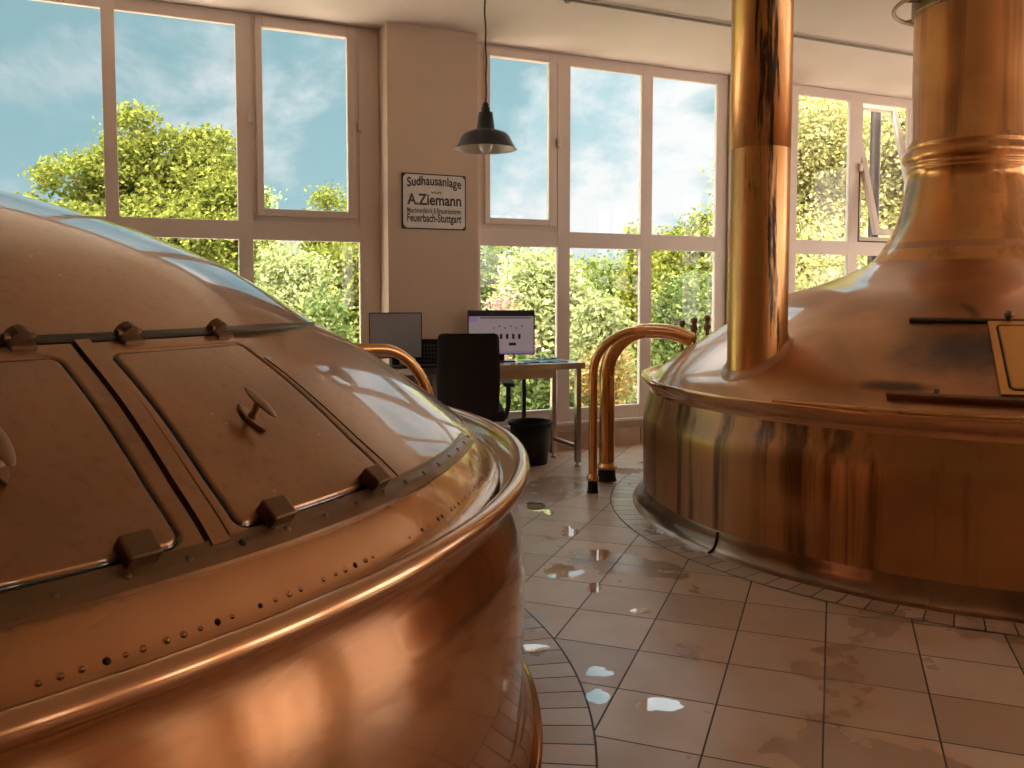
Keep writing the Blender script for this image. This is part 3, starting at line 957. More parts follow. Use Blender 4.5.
# ------------------------------------------------------------------ pendant lamp
lx, ly = -.149, 4.9
lp = empty('pendant_lamp', (lx, ly, 2.04)); tag(lp, 'dark blue enamel pendant lamp hanging in front of the middle window', 'lamp')
zb = 2.045
mb = MB()
outer = [(.040, zb + .205), (.052, zb + .115), (.058, zb + .108), (.085, zb + .102), (.120, zb + .088), (.138, zb + .070), (.148, zb + .045), (.166, zb + .014), (.176, zb + .002), (.178, zb)]
mb.lathe(outer, (lx, ly, 0), 64)
mb.lathe([(.0005, zb + .206), (.040, zb + .205)], (lx, ly, 0), 32)
shade = mb.build('shade', M_enamel_blue, lp)
mb = MB(); mb.lathe([(.178, zb), (.174, zb + .001), (.163, zb + .014), (.144, zb + .044), (.133, zb + .067), (.115, zb + .083), (.05, zb + .10), (.0005, zb + .103)], (lx, ly, 0), 64)
mb.build('shade_lining', M_enamel_white, shade)
mb = MB(); mb.lathe([(.0005, zb + .265), (.012, zb + .262), (.018, zb + .25), (.018, zb + .235), (.024, zb + .232), (.024, zb + .204)], (lx, ly, 0), 24)
mb.build('socket', M_black, lp)
mb = MB(); mb.ball((lx, ly, zb + .022), .040, scale=(1, 1, 1.0), u=24, v=16); mb.lathe([(.034, zb + .045), (.022, zb + .075), (.018, zb + .10)], (lx, ly, 0), 24)
mb.build('bulb', M_bulb, lp)
mb = MB()
pth = [(lx + .002 * math.sin(i * 1.1) + .0035 * math.sin(i * .26), ly + .004 * math.cos(i * 1.7), zb + .26 + (CEIL - zb - .26) * i / 24) for i in range(25)]
pth[0] = (lx, ly, zb + .255); mb.tube(pth, .005, 8); mb.build('cord', M_cable, lp)
mb = MB(); mb.lathe([(.0005, CEIL - .03), (.03, CEIL - .028), (.045, CEIL - .01), (.047, CEIL)], (lx, ly, 0), 24); mb.build('ceiling_rose', M_black, lp)

# ------------------------------------------------------------------ enamel sign
su0, su1, sz0, sz1 = 1.762, 2.236, 1.678, 2.064
so = -5.73
sg = empty('enamel_sign', W((su0 + su1) / 2, so, sz0), WROT); tag(sg, 'white enamel sign with black lettering fixed on the pillar', 'sign')
def rrect(w, h, r, n=6):
    pts = []
    for cx, cy, a in ((w / 2 - r, h / 2 - r, 0), (-w / 2 + r, h / 2 - r, 90), (-w / 2 + r, -h / 2 + r, 180), (w / 2 - r, -h / 2 + r, 270)):
        for i in range(n + 1):
            t = R(a + 90 * i / n); pts.append((cx + r * math.cos(t), cy + r * math.sin(t)))
    return pts
MS = Matrix((DU, Vector((0, 0, 1)), DN)).transposed().to_4x4()       # local x along wall, y up, z into the room
sc_ = Vector(W((su0 + su1) / 2, so, (sz0 + sz1) / 2))
SW, SH = su1 - su0, sz1 - sz0
mb = MB(); mb.prism(rrect(SW, SH, .012), Matrix.Translation(sc_ + DN * .001) @ MS, .008, bevel=.002); mb.build('backing', M_ink, sg)
mb = MB(); mb.prism(rrect(SW - .018, SH - .018, .03), Matrix.Translation(sc_ + DN * .0075) @ MS, .0025, bevel=.0008); mb.build('plate', M_sign, sg)
for sx_ in (-1, 1):
    for sy_ in (-1, 1):
        mb = MB(); T = Matrix.Translation(sc_ + DN * .009 + DU * sx_ * (SW / 2 - .013) + Vector((0, 0, sy_ * (SH / 2 - .013)))) @ MS
        mb.lathe([(.011, 0), (.010, .003), (.005, .0042), (.0003, .0045)], (0, 0, 0), 12, M=T); mb.build('screw', M_rust, sg)
def letters(txt, cx, cy, width, height, bold=0., arc=0., name='lettering', serif=False):
    """text as a mesh, scaled to an exact width x height block, optional arched baseline"""
    cu = bpy.data.curves.new(name, 'FONT')
    cu.body = txt; cu.align_x = 'LEFT'; cu.size = 1; cu.extrude = .0; cu.offset = bold; cu.resolution_u = 4
    to = bpy.data.objects.new('tmp', cu); col.objects.link(to)
    dg = bpy.context.evaluated_depsgraph_get()
    me = bpy.data.meshes.new_from_object(to.evaluated_get(dg))
    V = np.array([v.co[:] for v in me.vertices]); F = [tuple(p.vertices) for p in me.polygons]
    bpy.data.objects.remove(to); bpy.data.curves.remove(cu); bpy.data.meshes.remove(me)
    x0, x1 = V[:, 0].min(), V[:, 0].max()
    cap = .70
    V[:, 0] = (V[:, 0] - (x0 + x1) / 2) / (x1 - x0) * width
    V[:, 1] = V[:, 1] / cap * height
    y = V[:, 1] + arc * (1 - (V[:, 0] / (width / 2)) ** 2)
    mb = MB()
    base = sc_ + DN * .0108
    P = [base + DU * (cx + a) + Vector((0, 0, cy + b)) for a, b in zip(V[:, 0], y)]
    mb.add(P, F)
    if serif:
        pass
    return mb.build(name, M_ink, sg)
letters('Sudhausanlage', 0, .098, .400, .062, .024, .018)
letters('von', .010, .056, .075, .022, .02)
letters('A.Ziemann', .0, -.022, .400, .074, .028)
letters('Maschinenfabrik & Brauereianlagen', 0, -.080, .400, .036, .014)
letters('Feuerbach-Stuttgart', .0, -.140, .400, .055, .024)

# ------------------------------------------------------------------ ceiling conduit
cd = empty('ceiling_conduit', W(3.2, -4.80, CEIL - .012)); tag(cd, 'thin grey conduit running along the ceiling parallel to the windows', 'conduit')
mb = MB(); mb.tube([W(.6, -4.80, CEIL - .016), W(3.0, -4.80, CEIL - .016), W(7.6, -4.80, CEIL - .016)], .010, 10); mb.build('rod', M_conduit, cd)
for u in (2.56, 4.05, 5.6):
    mb = MB(); wbox(mb, u - .016, u + .016, -4.822, -4.778, CEIL - .034, CEIL, .003); mb.build('clip', M_conduit, cd)

# ------------------------------------------------------------------ work table
TU0, TU1, TO0, TO1, TZ = 1.42, 2.965, -5.275, -5.715, .745
tb = empty('work_table', W((TU0 + TU1) / 2, (TO0 + TO1) / 2, 0), WROT); tag(tb, 'stainless steel work table standing before the pillar and window', 'table')
mb = MB(); wbox(mb, TU0, TU1, TO0, TO1, TZ - .045, TZ, .004); mb.build('table_top', M_steeltop, tb)
for u in (TU0 + .03, TU1 - .045):
    for o in (TO0 - .03, TO1 + .03):
        mb = MB(); wbox(mb, u - .019, u + .019, o - .019, o + .019, .03, TZ - .04, .003)
        lg = mb.build('leg', M_steel, tb)
        mb = MB(); p = W(u, o, 0); mb.lathe([(.012, .04), (.012, .018), (.020, .015), (.021, 0.001), (.001, .001)], (p[0], p[1], 0), 16); mb.build('foot', M_steel, lg)
for u in (TU0 + .03, TU1 - .045):
    mb = MB(); wbox(mb, u - .013, u + .013, TO0 - .045, TO1 + .045, .13, .156, .002); mb.build('stretcher', M_steel, tb)
mb = MB(); wbox(mb, TU0 + .05, TU1 - .06, TO1 + .022, TO1 + .046, .60, .68, .002); mb.build('rear_apron', M_steel, tb)

# monitors
def monitor(u, o, w, h, zc, yaw, label, screen):
    p = Vector(W(u, o, 0)); rot = WROT + yaw
    root = empty('computer_monitor', (p.x, p.y, TZ), rot); tag(root, label, 'monitor', 'monitors on the steel table')
    X = Vector((math.cos(rot), math.sin(rot), 0)); Z = Vector((0, 0, 1)); Y = X.cross(Z)   # Y towards the viewer
    T = Matrix((X, Z, Y)).transposed().to_4x4()
    c = p + Vector((0, 0, zc))
    mb = MB(); mb.prism(rrect(w, h, .006), Matrix.Translation(c - Y * .025) @ T, .027, bevel=.003); mb.build('case', M_black, root)
    mb = MB(); screen(mb, c + Y * .0025, X, Z, Y, w, h, T)
    mb.build('screen', screen.mats, root)
    mb = MB(); q = p + Vector((0, 0, TZ)) - Y * .05
    mb.box(tuple(q + Vector((0, 0, .005))), (.20, .15, .010), T.to_3x3() @ Matrix.Rotation(R(90), 3, 'X'), .003)
    mb.box(tuple(q + Vector((0, 0, (zc - TZ) / 2))), (.05, zc - TZ, .02), T.to_3x3(), .003)
    mb.build('stand', M_black, root)
    return root
def emis(name, c, s=1.):
    m, n, bs = new_mat(name)
    bs.inputs['Base Color'].default_value = (.02, .02, .02, 1)
    tc = n.add('ShaderNodeTexCoord').outputs['Object']
    f = n.mapr(n.noise(tc, 9, 2), .3, .7, .93, 1.05)
    n.l.new(n.mix(1., c4(c), n.add('ShaderNodeCombineColor').outputs[0]) if False else n.mix(f, (0, 0, 0, 1), c4(c)), bs.inputs['Emission Color'])
    bs.inputs['Emission Strength'].default_value = s
    bs.inputs['Roughness'].default_value = .25
    return m
M_scr = emis('screen_light_grey', (.36, .27, .27), .5)
M_scr_d = emis('screen_dark_bar', (.07, .045, .05), .6)
M_scr_k = emis('screen_black', (.012, .01, .012), .5)
M_scr_b = emis('screen_violet_bar', (.25, .16, .30), .6)
def scr_plan(mb, c, X, Z, Y, w, h, T):
    def rect(x0, x1, y0, y1, m, d=.0):
        mb.prism([(x0, y0), (x1, y0), (x1, y1), (x0, y1)], Matrix.Translation(c + Y * d) @ T, .0006, m)
    hw, hh = w / 2 - .008, h / 2 - .008
    rect(-hw, hw, -hh, hh, 0)
    rect(-hw, hw, hh - .035, hh, 2, .0006)
    rect(-hw, -hw + .06, hh - .075, hh - .037, 3, .0006)
    rect(-hw + .08, hw - .02, hh - .050, hh - .042, 1, .0006)
    for i in range(4): rect(-.01 + i * .043, .008 + i * .043, -.045, -.010, 2, .0006)
    for i in range(6): rect(-.06 + i * .04, -.045 + i * .04, .028 + .012 * (i % 2), .036 + .012 * (i % 2), 1, .0006)
    rect(.055, .105, -.092, -.072, 2, .0006)
    rect(-hw, hw, -hh, -hh + .018, 3, .0006)
scr_plan.mats = [M_scr, M_scr_d, M_scr_k, M_scr_b]
def scr_off(mb, c, X, Z, Y, w, h, T):
    mb.prism(rrect(w - .012, h - .012, .004), Matrix.Translation(c) @ T, .001)
scr_off.mats = [M_panel]
monitor(2.425, -5.53, .475, .315, .955, R(-20), 'lit monitor showing a drawing, on the table right of the office chair', scr_plan)
monitor(1.62, -5.42, .345, .30, .955, R(-16), 'dark grey switched off monitor at the left end of the table', scr_off)
# keypad console between them
p = Vector(W(1.84, -5.42, 0)); rot = WROT + R(-20)
kc = empty('keypad_console', (p.x, p.y, TZ), rot); tag(kc, 'small dark upright keypad console with greenish keys beside the grey monitor', 'console')
X = Vector((math.cos(rot), math.sin(rot), 0)); Z = Vector((0, 0, 1)); Y = X.cross(Z)
T = Matrix((X, Z, Y)).transposed().to_4x4()
mb = MB(); mb.prism(rrect(.16, .18, .01), Matrix.Translation(p + Vector((0, 0, TZ + .093))) @ T, .03, bevel=.004); mb.build('case', M_grey_dark if False else M_black, kc)
M_key = plain('green_grey_keys', (.10, .17, .15), .4, var=.1)
for i in range(5):
    for j in range(5):
        mb = MB(); mb.box(tuple(p + X * (-.044 + i * .022) + Vector((0, 0, TZ + .04 + j * .025)) + Y * .031), (.013, .012, .006), T.to_3x3(), .0015); mb.build('key', M_key, kc)
# keyboard, mouse, papers, glass
def top_thing(name, u, o, label, cat, yaw=0., group=None):
    p = Vector(W(u, o, TZ)); r = WROT + yaw
    root = empty(name, tuple(p), r); tag(root, label, cat, group)
    return root, p, r
root, p, r = top_thing('keyboard', 1.70, -5.31, 'black keyboard lying below the dark grey monitor', 'keyboard', R(-10))
Mr = Matrix.Rotation(r, 3, 'Z')
mb = MB(); mb.box(tuple(p + Vector((0, 0, .010))), (.36, .055, .018), Mr, .004); mb.build('case', M_black, root)
mb = MB()
for i in range(16):
    for j in range(3): mb.box(tuple(p + Mr @ Vector((-.165 + i * .022, -.017 + j * .017, .021))), (.018, .014, .005), Mr, .001)
mb.build('keys', M_grey, root)
root, p, r = top_thing('computer_mouse', 2.275, -5.345, 'black computer mouse on the table in front of the lit monitor', 'mouse', R(10))
Mr = Matrix.Rotation(r, 3, 'Z')
mb = MB(); mb.ball(tuple(p + Vector((0, 0, .008))), 1., Mr, (.055, .033, .026), u=20, v=12)
mb.v = [(a, b, max(c, TZ + .0005)) for a, b, c in mb.v]; mb.build('shell', M_black, root)
mb = MB(); mb.tube([tuple(p + Mr @ Vector((-.022, -.006, .030))), tuple(p + Mr @ Vector((-.022, .006, .030)))], .006, 10); mb.build('wheel', M_grey, root)
for k, (u, o, yaw, w, d, m, lab) in enumerate(((2.72, -5.43, -8, .30, .20, M_paper_teal, 'teal printed sheet on the table right of the lit monitor'),
                                      (2.46, -5.325, 10, .15, .07, M_paper_white, 'white sheet on the table beside the black mouse'),
                                      (2.82, -5.62, 12, .20, .10, M_steel_dark, 'dark folder behind the teal sheet near the window'))):
    p = Vector(W(u, o, TZ + .0012 * k)); Mr = Matrix.Rotation(WROT + R(yaw), 3, 'Z')
    mb = MB(); nx, ny = 10, 8; vs = []
    for j in range(ny + 1):
        for i in range(nx + 1):
            x = (i / nx - .5) * w; y = (j / ny - .5) * d
            vs.append(p + Mr @ Vector((x, y, .002 + .010 * (math.sin(i * .9 + k) * math.cos(j * .7)) ** 2)))
    mb.add(vs, [(j * (nx + 1) + i, j * (nx + 1) + i + 1, (j + 1) * (nx + 1) + i + 1, (j + 1) * (nx + 1) + i) for j in range(ny) for i in range(nx)], 0, True)
    o_ = mb.build('paper_sheet', m); tag(o_, lab, 'paper', 'papers on the steel table')
    md = o_.modifiers.new('thick', 'SOLIDIFY'); md.thickness = .0015
p = W(2.615, -5.60, TZ)
gl = empty('drinking_glass', p); tag(gl, 'greenish drinking glass on the table at the edge of the lit monitor', 'glass')
mb = MB(); mb.lathe([(.0005, TZ + .001), (.030, TZ + .001), (.034, TZ + .01), (.039, TZ + .11), (.0365, TZ + .11), (.032, TZ + .012), (.0005, TZ + .012)], (p[0], p[1], 0), 32); mb.build('cup', M_jar, gl)

# dark cable riser beside the desk (thin dark upright)
p = W(2.545, -5.70, 0)
p = W(2.70, -5.74, 0)
cr = empty('cable_duct', p); tag(cr, 'thin dark upright cable duct under the table behind the bin', 'cable duct')
mb = MB(); wbox(mb, 2.685, 2.715, -5.73, -5.75, 0, .70, .003); mb.build('duct', M_steel_dark, cr)
mb = MB(); wbox(mb, 2.67, 2.73, -5.725, -5.755, 0, .012, .002); mb.build('foot', M_steel_dark, cr)

# ------------------------------------------------------------------ waste bin
bx, by = .133, 6.16
wb = empty('waste_bin', (bx, by, 0)); tag(wb, 'black plastic waste bin on the floor under the steel table', 'waste bin')
mb = MB(); mb.lathe([(.0005, .004), (.118, .004), (.122, .0), (.124, .006), (.150, .285), (.146, .285), (.120, .012), (.0005, .012)], (bx, by, 0), 48); mb.build('bucket', M_rubber, wb)
mb = MB(); mb.lathe([(.147, .287), (.147, .307), (.157, .310), (.162, .304), (.162, .285), (.150, .278)], (bx, by, 0), 48); mb.build('rim', M_rubber, wb)

# ------------------------------------------------------------------ office chair
cxx, cyy = -.285, 5.50
yaw = R(4)
ch = empty('office_chair', (cxx, cyy, 0), yaw); tag(ch, 'black office chair with mesh back standing at the steel table', 'chair')
MC = Matrix.Translation((cxx, cyy, 0)) @ Matrix.Rotation(yaw, 4, 'Z')
def cpart(mb): mb.v = [tuple(MC @ Vector(p)) for p in mb.v]; return mb
# back: gently curved shield (faces the camera with its rear side at y<0)
mb = MB(); vs = []; nx, nz = 16, 22
def backpt(i, k, dy):
    x = (i / nx - .5) * 2; t = k / nz
    w = .200 * (1 - .06 * abs(t - .5) * 2) 
    z = .44 + .545 * t
    y = -.235 - .05 * t + .035 * (x * x) + .03 * math.sin(t * math.pi)
    cr_ = max(0, abs(x) - .86) / .14; ce = max(0, abs(t - .5) * 2 - .9) / .1
    k_ = 1 - .045 * cr_ * ce
    return (x * w * k_, y + dy, .7125 + (z - .7125) * (1 - .03 * cr_ * ce))
f = []; n1 = (nx + 1) * (nz + 1)
for dy in (0, .022):
    for k in range(nz + 1):
        for i in range(nx + 1): vs.append(backpt(i, k, dy))
for k in range(nz):
    for i in range(nx):
        a = k * (nx + 1) + i
        f.append((a, a + 1, a + nx + 2, a + nx + 1)); f.append((n1 + a, n1 + a + nx + 1, n1 + a + nx + 2, n1 + a + 1))
edge = [i for i in range(nx)] + [k * (nx + 1) + nx for k in range(nz)] + [nz * (nx + 1) + i for i in range(nx, 0, -1)] + [k * (nx + 1) for k in range(nz, 0, -1)]
for a, b in zip(edge, edge[1:] + edge[:1]): f.append((a, n1 + a, n1 + b, b))
mb.add(vs, f, 0, True); cpart(mb).build('backrest', M_fabric, ch)
mb = MB(); mb.tube([(0, -.10, .415), (0, -.17, .41), (0, -.205, .45), (0, -.212, .52)], [.022, .02, .018, .016], 12); cpart(mb).build('back_support', M_black, ch)
mb = MB(); mb.box((0, .02, .46), (.47, .46, .07), None, .025, seg=3); cpart(mb).build('seat', M_fabric, ch)
for s in (-1, 1):
    mb = MB(); mb.tube([(s * .16, .0, .425), (s * .245, .0, .43), (s * .262, .0, .50), (s * .262, .0, .635)], .017, 10)
    am = cpart(mb).build('armrest', M_black, ch)
    mb = MB(); mb.box((s * .262, .01, .65), (.075, .24, .028), None, .010); cpart(mb).build('arm_pad', M_black, am)
mb = MB(); mb.lathe([(.045, .43), (.045, .40), (.026, .395), (.026, .25), (.033, .248), (.035, .09), (.05, .085), (.05, .06)], (0, 0, 0), 20); cpart(mb).build('gas_column', M_black, ch)
for i in range(5):
    a = R(72 * i + 18); e = Vector((math.cos(a), math.sin(a), 0))
    mb = MB(); mb.tube([e * .03 + Vector((0, 0, .088)), e * .18 + Vector((0, 0, .078)), e * .29 + Vector((0, 0, .066))], [.022, .017, .013], 10)
    lg = cpart(mb).build('base_leg', M_black, ch)
    mb = MB(); sd = Vector((-e.y, e.x, 0)); c = e * .285 + Vector((0, 0, .0275))
    mb.tube([c - sd * .022, c - sd * .006], .0272, 16); mb.tube([c + sd * .006, c + sd * .022], .0272, 16); mb.tube([c, e * .285 + Vector((0, 0, .066))], .007, 8)
    cpart(mb).build('caster', M_black, lg)

# ------------------------------------------------------------------ outdoors
def leaf_mat(name, stops, trans=.35):
    m = bpy.data.materials.new(name); m.use_nodes = True
    n = N(m.node_tree); n.n.remove(n.n['Principled BSDF']); out = n.n['Material Output']
    g = n.add('ShaderNodeNewGeometry')
    c = n.ramp(g.outputs['Random Per Island'], [(i / (len(stops) - 1), s) for i, s in enumerate(stops)])
    d = n.add('ShaderNodeBsdfDiffuse'); t = n.add('ShaderNodeBsdfTranslucent')
    n.l.new(c, d.inputs[0]); n.l.new(c, t.inputs[0])
    mx = n.add('ShaderNodeMixShader'); mx.inputs[0].default_value = trans
    n.l.new(d.outputs[0], mx.inputs[1]); n.l.new(t.outputs[0], mx.inputs[2]); n.l.new(mx.outputs[0], out.inputs[0])
    return m
L_maple = leaf_mat('maple_leaves', [(.075, .105, .018), (.155, .185, .034), (.26, .28, .062), (.11, .14, .025)])
L_light = leaf_mat('pale_leaves', [(.20, .26, .09), (.32, .37, .16), (.42, .45, .25), (.17, .22, .07)])
L_mid = leaf_mat('green_leaves', [(.055, .10, .028), (.12, .17, .05), (.20, .25, .085), (.085, .13, .036)])
L_yel = leaf_mat('yellow_green_needles', [(.18, .20, .035), (.27, .28, .05), (.13, .17, .03), (.22, .24, .04)])
L_birch = leaf_mat('birch_leaves', [(.22, .24, .07), (.36, .35, .14), (.48, .44, .24), (.19, .22, .06)])
L_pink = leaf_mat('pink_blossoms', [(.42, .20, .20), (.50, .31, .28), (.30, .30, .13), (.55, .40, .36), (.20, .24, .07)])
L_red = leaf_mat('copper_hedge_leaves', [(.36, .20, .08), (.42, .30, .12), (.30, .32, .08)])
M_bark = plain('tree_bark', (.10, .075, .05), .9, var=.3, scale=20)

def plant(name, label, cat, loc, blobs, mat, n, leaf, seed, trunk_r=.1, clump=.25, per=14, group=None, flat=.6):
    if name != 'maple_tree': n = int(n * 1.7); leaf *= .74
    """blobs: (x,y,z,rx,ry,rz) relative to loc; leaves are folded two-triangle blades in clumps"""
    rng = np.random.default_rng(seed)
    root = empty(name, loc); tag(root, label, cat, group)
    B = np.array(blobs, float); vol = np.prod(B[:, 3:], 1) ** .75; pr = vol / vol.sum()
    nc = n // per
    bi = rng.choice(len(B), nc, p=pr)
    d = rng.normal(size=(nc, 3)); d /= np.linalg.norm(d, axis=1)[:, None]
    rad = rng.uniform(.35, 1, nc) ** .45
    cen = B[bi, :3] + d * rad[:, None] * B[bi, 3:]
    P = np.repeat(cen, per, 0) + rng.normal(size=(nc * per, 3)) * clump * np.array([1, 1, .7])
    m = len(P)
    nrm = rng.normal(size=(m, 3)) + np.array([0, -.3, .9]); nrm /= np.linalg.norm(nrm, axis=1)[:, None]
    t = rng.normal(size=(m, 3)); t -= nrm * (t * nrm).sum(1)[:, None]; t /= np.linalg.norm(t, axis=1)[:, None]
    b = np.cross(nrm, t)
    s = leaf * rng.uniform(.6, 1.3, m)[:, None]
    V = np.stack([P - t * s, P + b * s * flat + nrm * s * .15, P + t * s, P - b * s * flat + nrm * s * .15], 1).reshape(-1, 3)
    V[:, 2] = np.maximum(V[:, 2], -.02)
    V += np.array(loc)
    k = np.arange(m) * 4
    mb = MB(); mb.v = [tuple(q) for q in V.tolist()]
    mb.f = [(a, a + 1, a + 2, a + 3) for a in k.tolist()]; mb.m = [0] * m; mb.sm = [False] * m
    mb.build('foliage', mat, root)
    tk = MB(); z1 = B[:, 2].max()
    L0 = Vector(loc)
    tk.tube([L0 + Vector((0, 0, -.05)), L0 + Vector((.02, .02, z1 * .4)), L0 + Vector((B[:, 0].mean() * .6, B[:, 1].mean() * .6, z1 * .95))], [trunk_r, trunk_r * .75, trunk_r * .25], 10)
    for q in B:
        tk.tube([L0 + Vector((0, 0, max(.1, q[2] * .45))), L0 + Vector((q[0] * .5, q[1] * .5, q[2] * .75)), L0 + Vector((q[0], q[1], q[2] + q[5] * .3))], [trunk_r * .5, trunk_r * .35, trunk_r * .1], 7)
    tk.build('trunk', M_bark, root)
    return root

F_ = 855.; TP = .057
GZ = -.55
def spot(px, D):
    return ((px - 512) / F_ * D, D)
def zat(py, D):
    return 1.225 + (294.3 - py) / F_ * D
def tree(px, D, py_top, wpx, name, label, cat, mat, n, leaf, seed, py_bot=None, group=None, trunk_r=.12, clump=.3, shape='round', per=14):
    x, y = spot(px, D); top = zat(py_top, D) - GZ; hw = wpx / F_ * D / 2
    rng = random.Random(seed); bl = []
    if shape == 'round':
        for i in range(11):
            a = rng.uniform(0, 6.283); rr = hw * rng.uniform(.25, .72); z = top * rng.uniform(.35, .8)
            k = hw * rng.uniform(.32, .5)
            bl.append((rr * math.cos(a), rr * math.sin(a), z, k, k, k * .8))
        bl.append((hw * .05, 0, top - hw * .42, hw * .36, hw * .36, hw * .40))
        bl.append((0, 0, top * .5, hw * .6, hw * .6, top * .3))
    elif shape == 'cone':
        for i in range(9):
            t = i / 9; bl.append((rng.uniform(-.1, .1) * hw, 0, top * (.08 + .86 * t), hw * (1 - t * .85), hw * (1 - t * .85), top * .09))
    else:   # bush, down to the ground
        for i in range(9):
            a = rng.uniform(0, 6.283); rr = hw * rng.uniform(.2, .65)
            k = hw * rng.uniform(.35, .55); z = top * rng.uniform(.2, .72)
            bl.append((rr * math.cos(a), rr * math.sin(a), z, k, k, top * .24))
        bl.append((0, 0, top * .72, hw * .45, hw * .45, top * .26)); bl.append((0, 0, top * .3, hw * .8, hw * .8, top * .28))
    return plant(name, label, cat, (x, y, GZ), bl, mat, n, leaf, seed, trunk_r, clump, per, group)

# big maple at the left
x, y = spot(165, 17.)
px_ = lambda dx: dx / F_ * 17.
bl = []
for bx_, bz_, rx_, rz_ in ((142, 135, 26, 22), (128, 168, 38, 24), (165, 160, 40, 30), (195, 150, 36, 28), (80, 180, 30, 18), (100, 200, 40, 22), (150, 205, 60, 35), (215, 185, 40, 32),
                           (235, 210, 40, 34), (180, 240, 80, 40), (90, 240, 55, 30), (252, 250, 38, 34), (62, 215, 20, 14), (70, 160, 10, 8), (170, 300, 90, 40)):
    bl.append((px_(bx_ - 165), random.uniform(-1, 1), zat(bz_, 17.) - GZ, px_(rx_), px_(rx_), px_(rz_)))
plant('maple_tree', 'large bright yellow-green maple outside the left window', 'tree', (x, y, GZ), bl, L_maple, 52000, .055, 3, .16, .13, 20)
TR = 'trees beyond the garden'
tree(328, 45, 192, 42, 'distant_tree', 'small distant tree seen low in the left tilting window sash', 'tree', L_maple, 7000, .13, 11, group=TR, clump=.4)
tree(262, 42, 196, 36, 'distant_tree', 'distant olive tree at the left edge of the tilting sash', 'tree', L_light, 6000, .13, 12, group=TR, clump=.4)
tree(352, 48, 203, 40, 'distant_tree', 'distant low tree beside the pillar in the left window', 'tree', L_maple, 5000, .13, 13, group=TR, clump=.4)
SH_ = 'shrubs in the garden'
tree(285, 13, 236, 120, 'garden_shrub', 'pale silvery shrub in the lower right pane of the left window', 'shrub', L_light, 15000, .06, 21, group=SH_, shape='bush', clump=.12)
tree(348, 15, 236, 90, 'garden_shrub', 'bright green shrub close to the pillar in the left window', 'shrub', L_maple, 9000, .07, 22, group=SH_, shape='bush', clump=.14)
tree(325, 9.5, 290, 100, 'garden_shrub', 'fresh green low bush in front of the silvery shrub', 'shrub', L_mid, 8000, .05, 23, group=SH_, shape='bush', clump=.1)
tree(230, 12, 262, 90, 'garden_shrub', 'low shrub under the large maple', 'shrub', L_mid, 6000, .06, 24, group=SH_, shape='bush', clump=.12)
tree(490, 16, 236, 110, 'garden_shrub', 'tall green shrub left of the middle window panes beside the pillar', 'shrub', L_mid, 9000, .07, 25, group=SH_, shape='bush', clump=.16)
tree(540, 12, 244, 100, 'garden_shrub', 'pale flowering shrub in the middle window behind the lit monitor', 'shrub', L_light, 13000, .06, 26, group=SH_, shape='bush', clump=.12)
tree(502, 9.5, 288, 62, 'blossom_shrub', 'pink blossoming shrub right behind the lit monitor', 'shrub', L_pink, 8000, .042, 27, group=SH_, shape='bush', clump=.09)
tree(600, 10, 292, 70, 'garden_shrub', 'rounded green bush in the middle lower pane', 'shrub', L_light, 9000, .05, 28, group=SH_, shape='bush', clump=.1)
tree(545, 8.2, 350, 90, 'garden_shrub', 'low leafy plants outside below the steel table', 'shrub', L_mid, 7000, .045, 29, group=SH_, shape='bush', clump=.09)
tree(602, 9.0, 338, 46, 'garden_hedge', 'reddish brown low hedge in the middle lower pane', 'hedge', L_red, 4000, .04, 30, group=SH_, shape='bush', clump=.08)
tree(640, 14, 214, 60, 'cypress_tree', 'yellow-green conical conifer at the mullion of the middle window', 'tree', L_yel, 11000, .055, 31, shape='cone', clump=.12)
tree(668, 15.5, 222, 54, 'cypress_tree', 'second conical conifer just right of the mullion', 'tree', L_yel, 9000, .06, 32, shape='cone', clump=.13)
tree(708, 20, 212, 90, 'broadleaf_tree', 'green broadleaf tree beside the tall copper pipe', 'tree', L_maple, 10000, .09, 33, clump=.22)
tree(690, 12, 262, 80, 'garden_shrub', 'green shrub behind the valve spindles', 'shrub', L_mid, 9000, .055, 34, group=SH_, shape='bush', clump=.11)
tree(655, 26, 245, 120, 'broadleaf_tree', 'distant green tree behind the conifers', 'tree', L_mid, 8000, .11, 35, clump=.3)
tree(575, 32, 262, 120, 'broadleaf_tree', 'distant low tree below the open patch of sky', 'tree', L_maple, 6000, .12, 36, clump=.3)
tree(800, 15, 40, 190, 'birch_tree', 'tall pale birch filling the left pane of the right window', 'tree', L_birch, 40000, .058, 41, clump=.2)
tree(885, 17, 60, 180, 'birch_tree', 'tall pale birch behind the tilted open sash', 'tree', L_birch, 36000, .064, 42, clump=.22)
tree(840, 11, 225, 160, 'garden_shrub', 'yellow-green shrub at the foot of the birches', 'shrub', L_birch, 8000, .06, 43, group=SH_, shape='bush', clump=.14)
tree(960, 20, 70, 260, 'broadleaf_tree', 'broad tree beyond the copper stack', 'tree', L_maple, 12000, .11, 44, clump=.3)

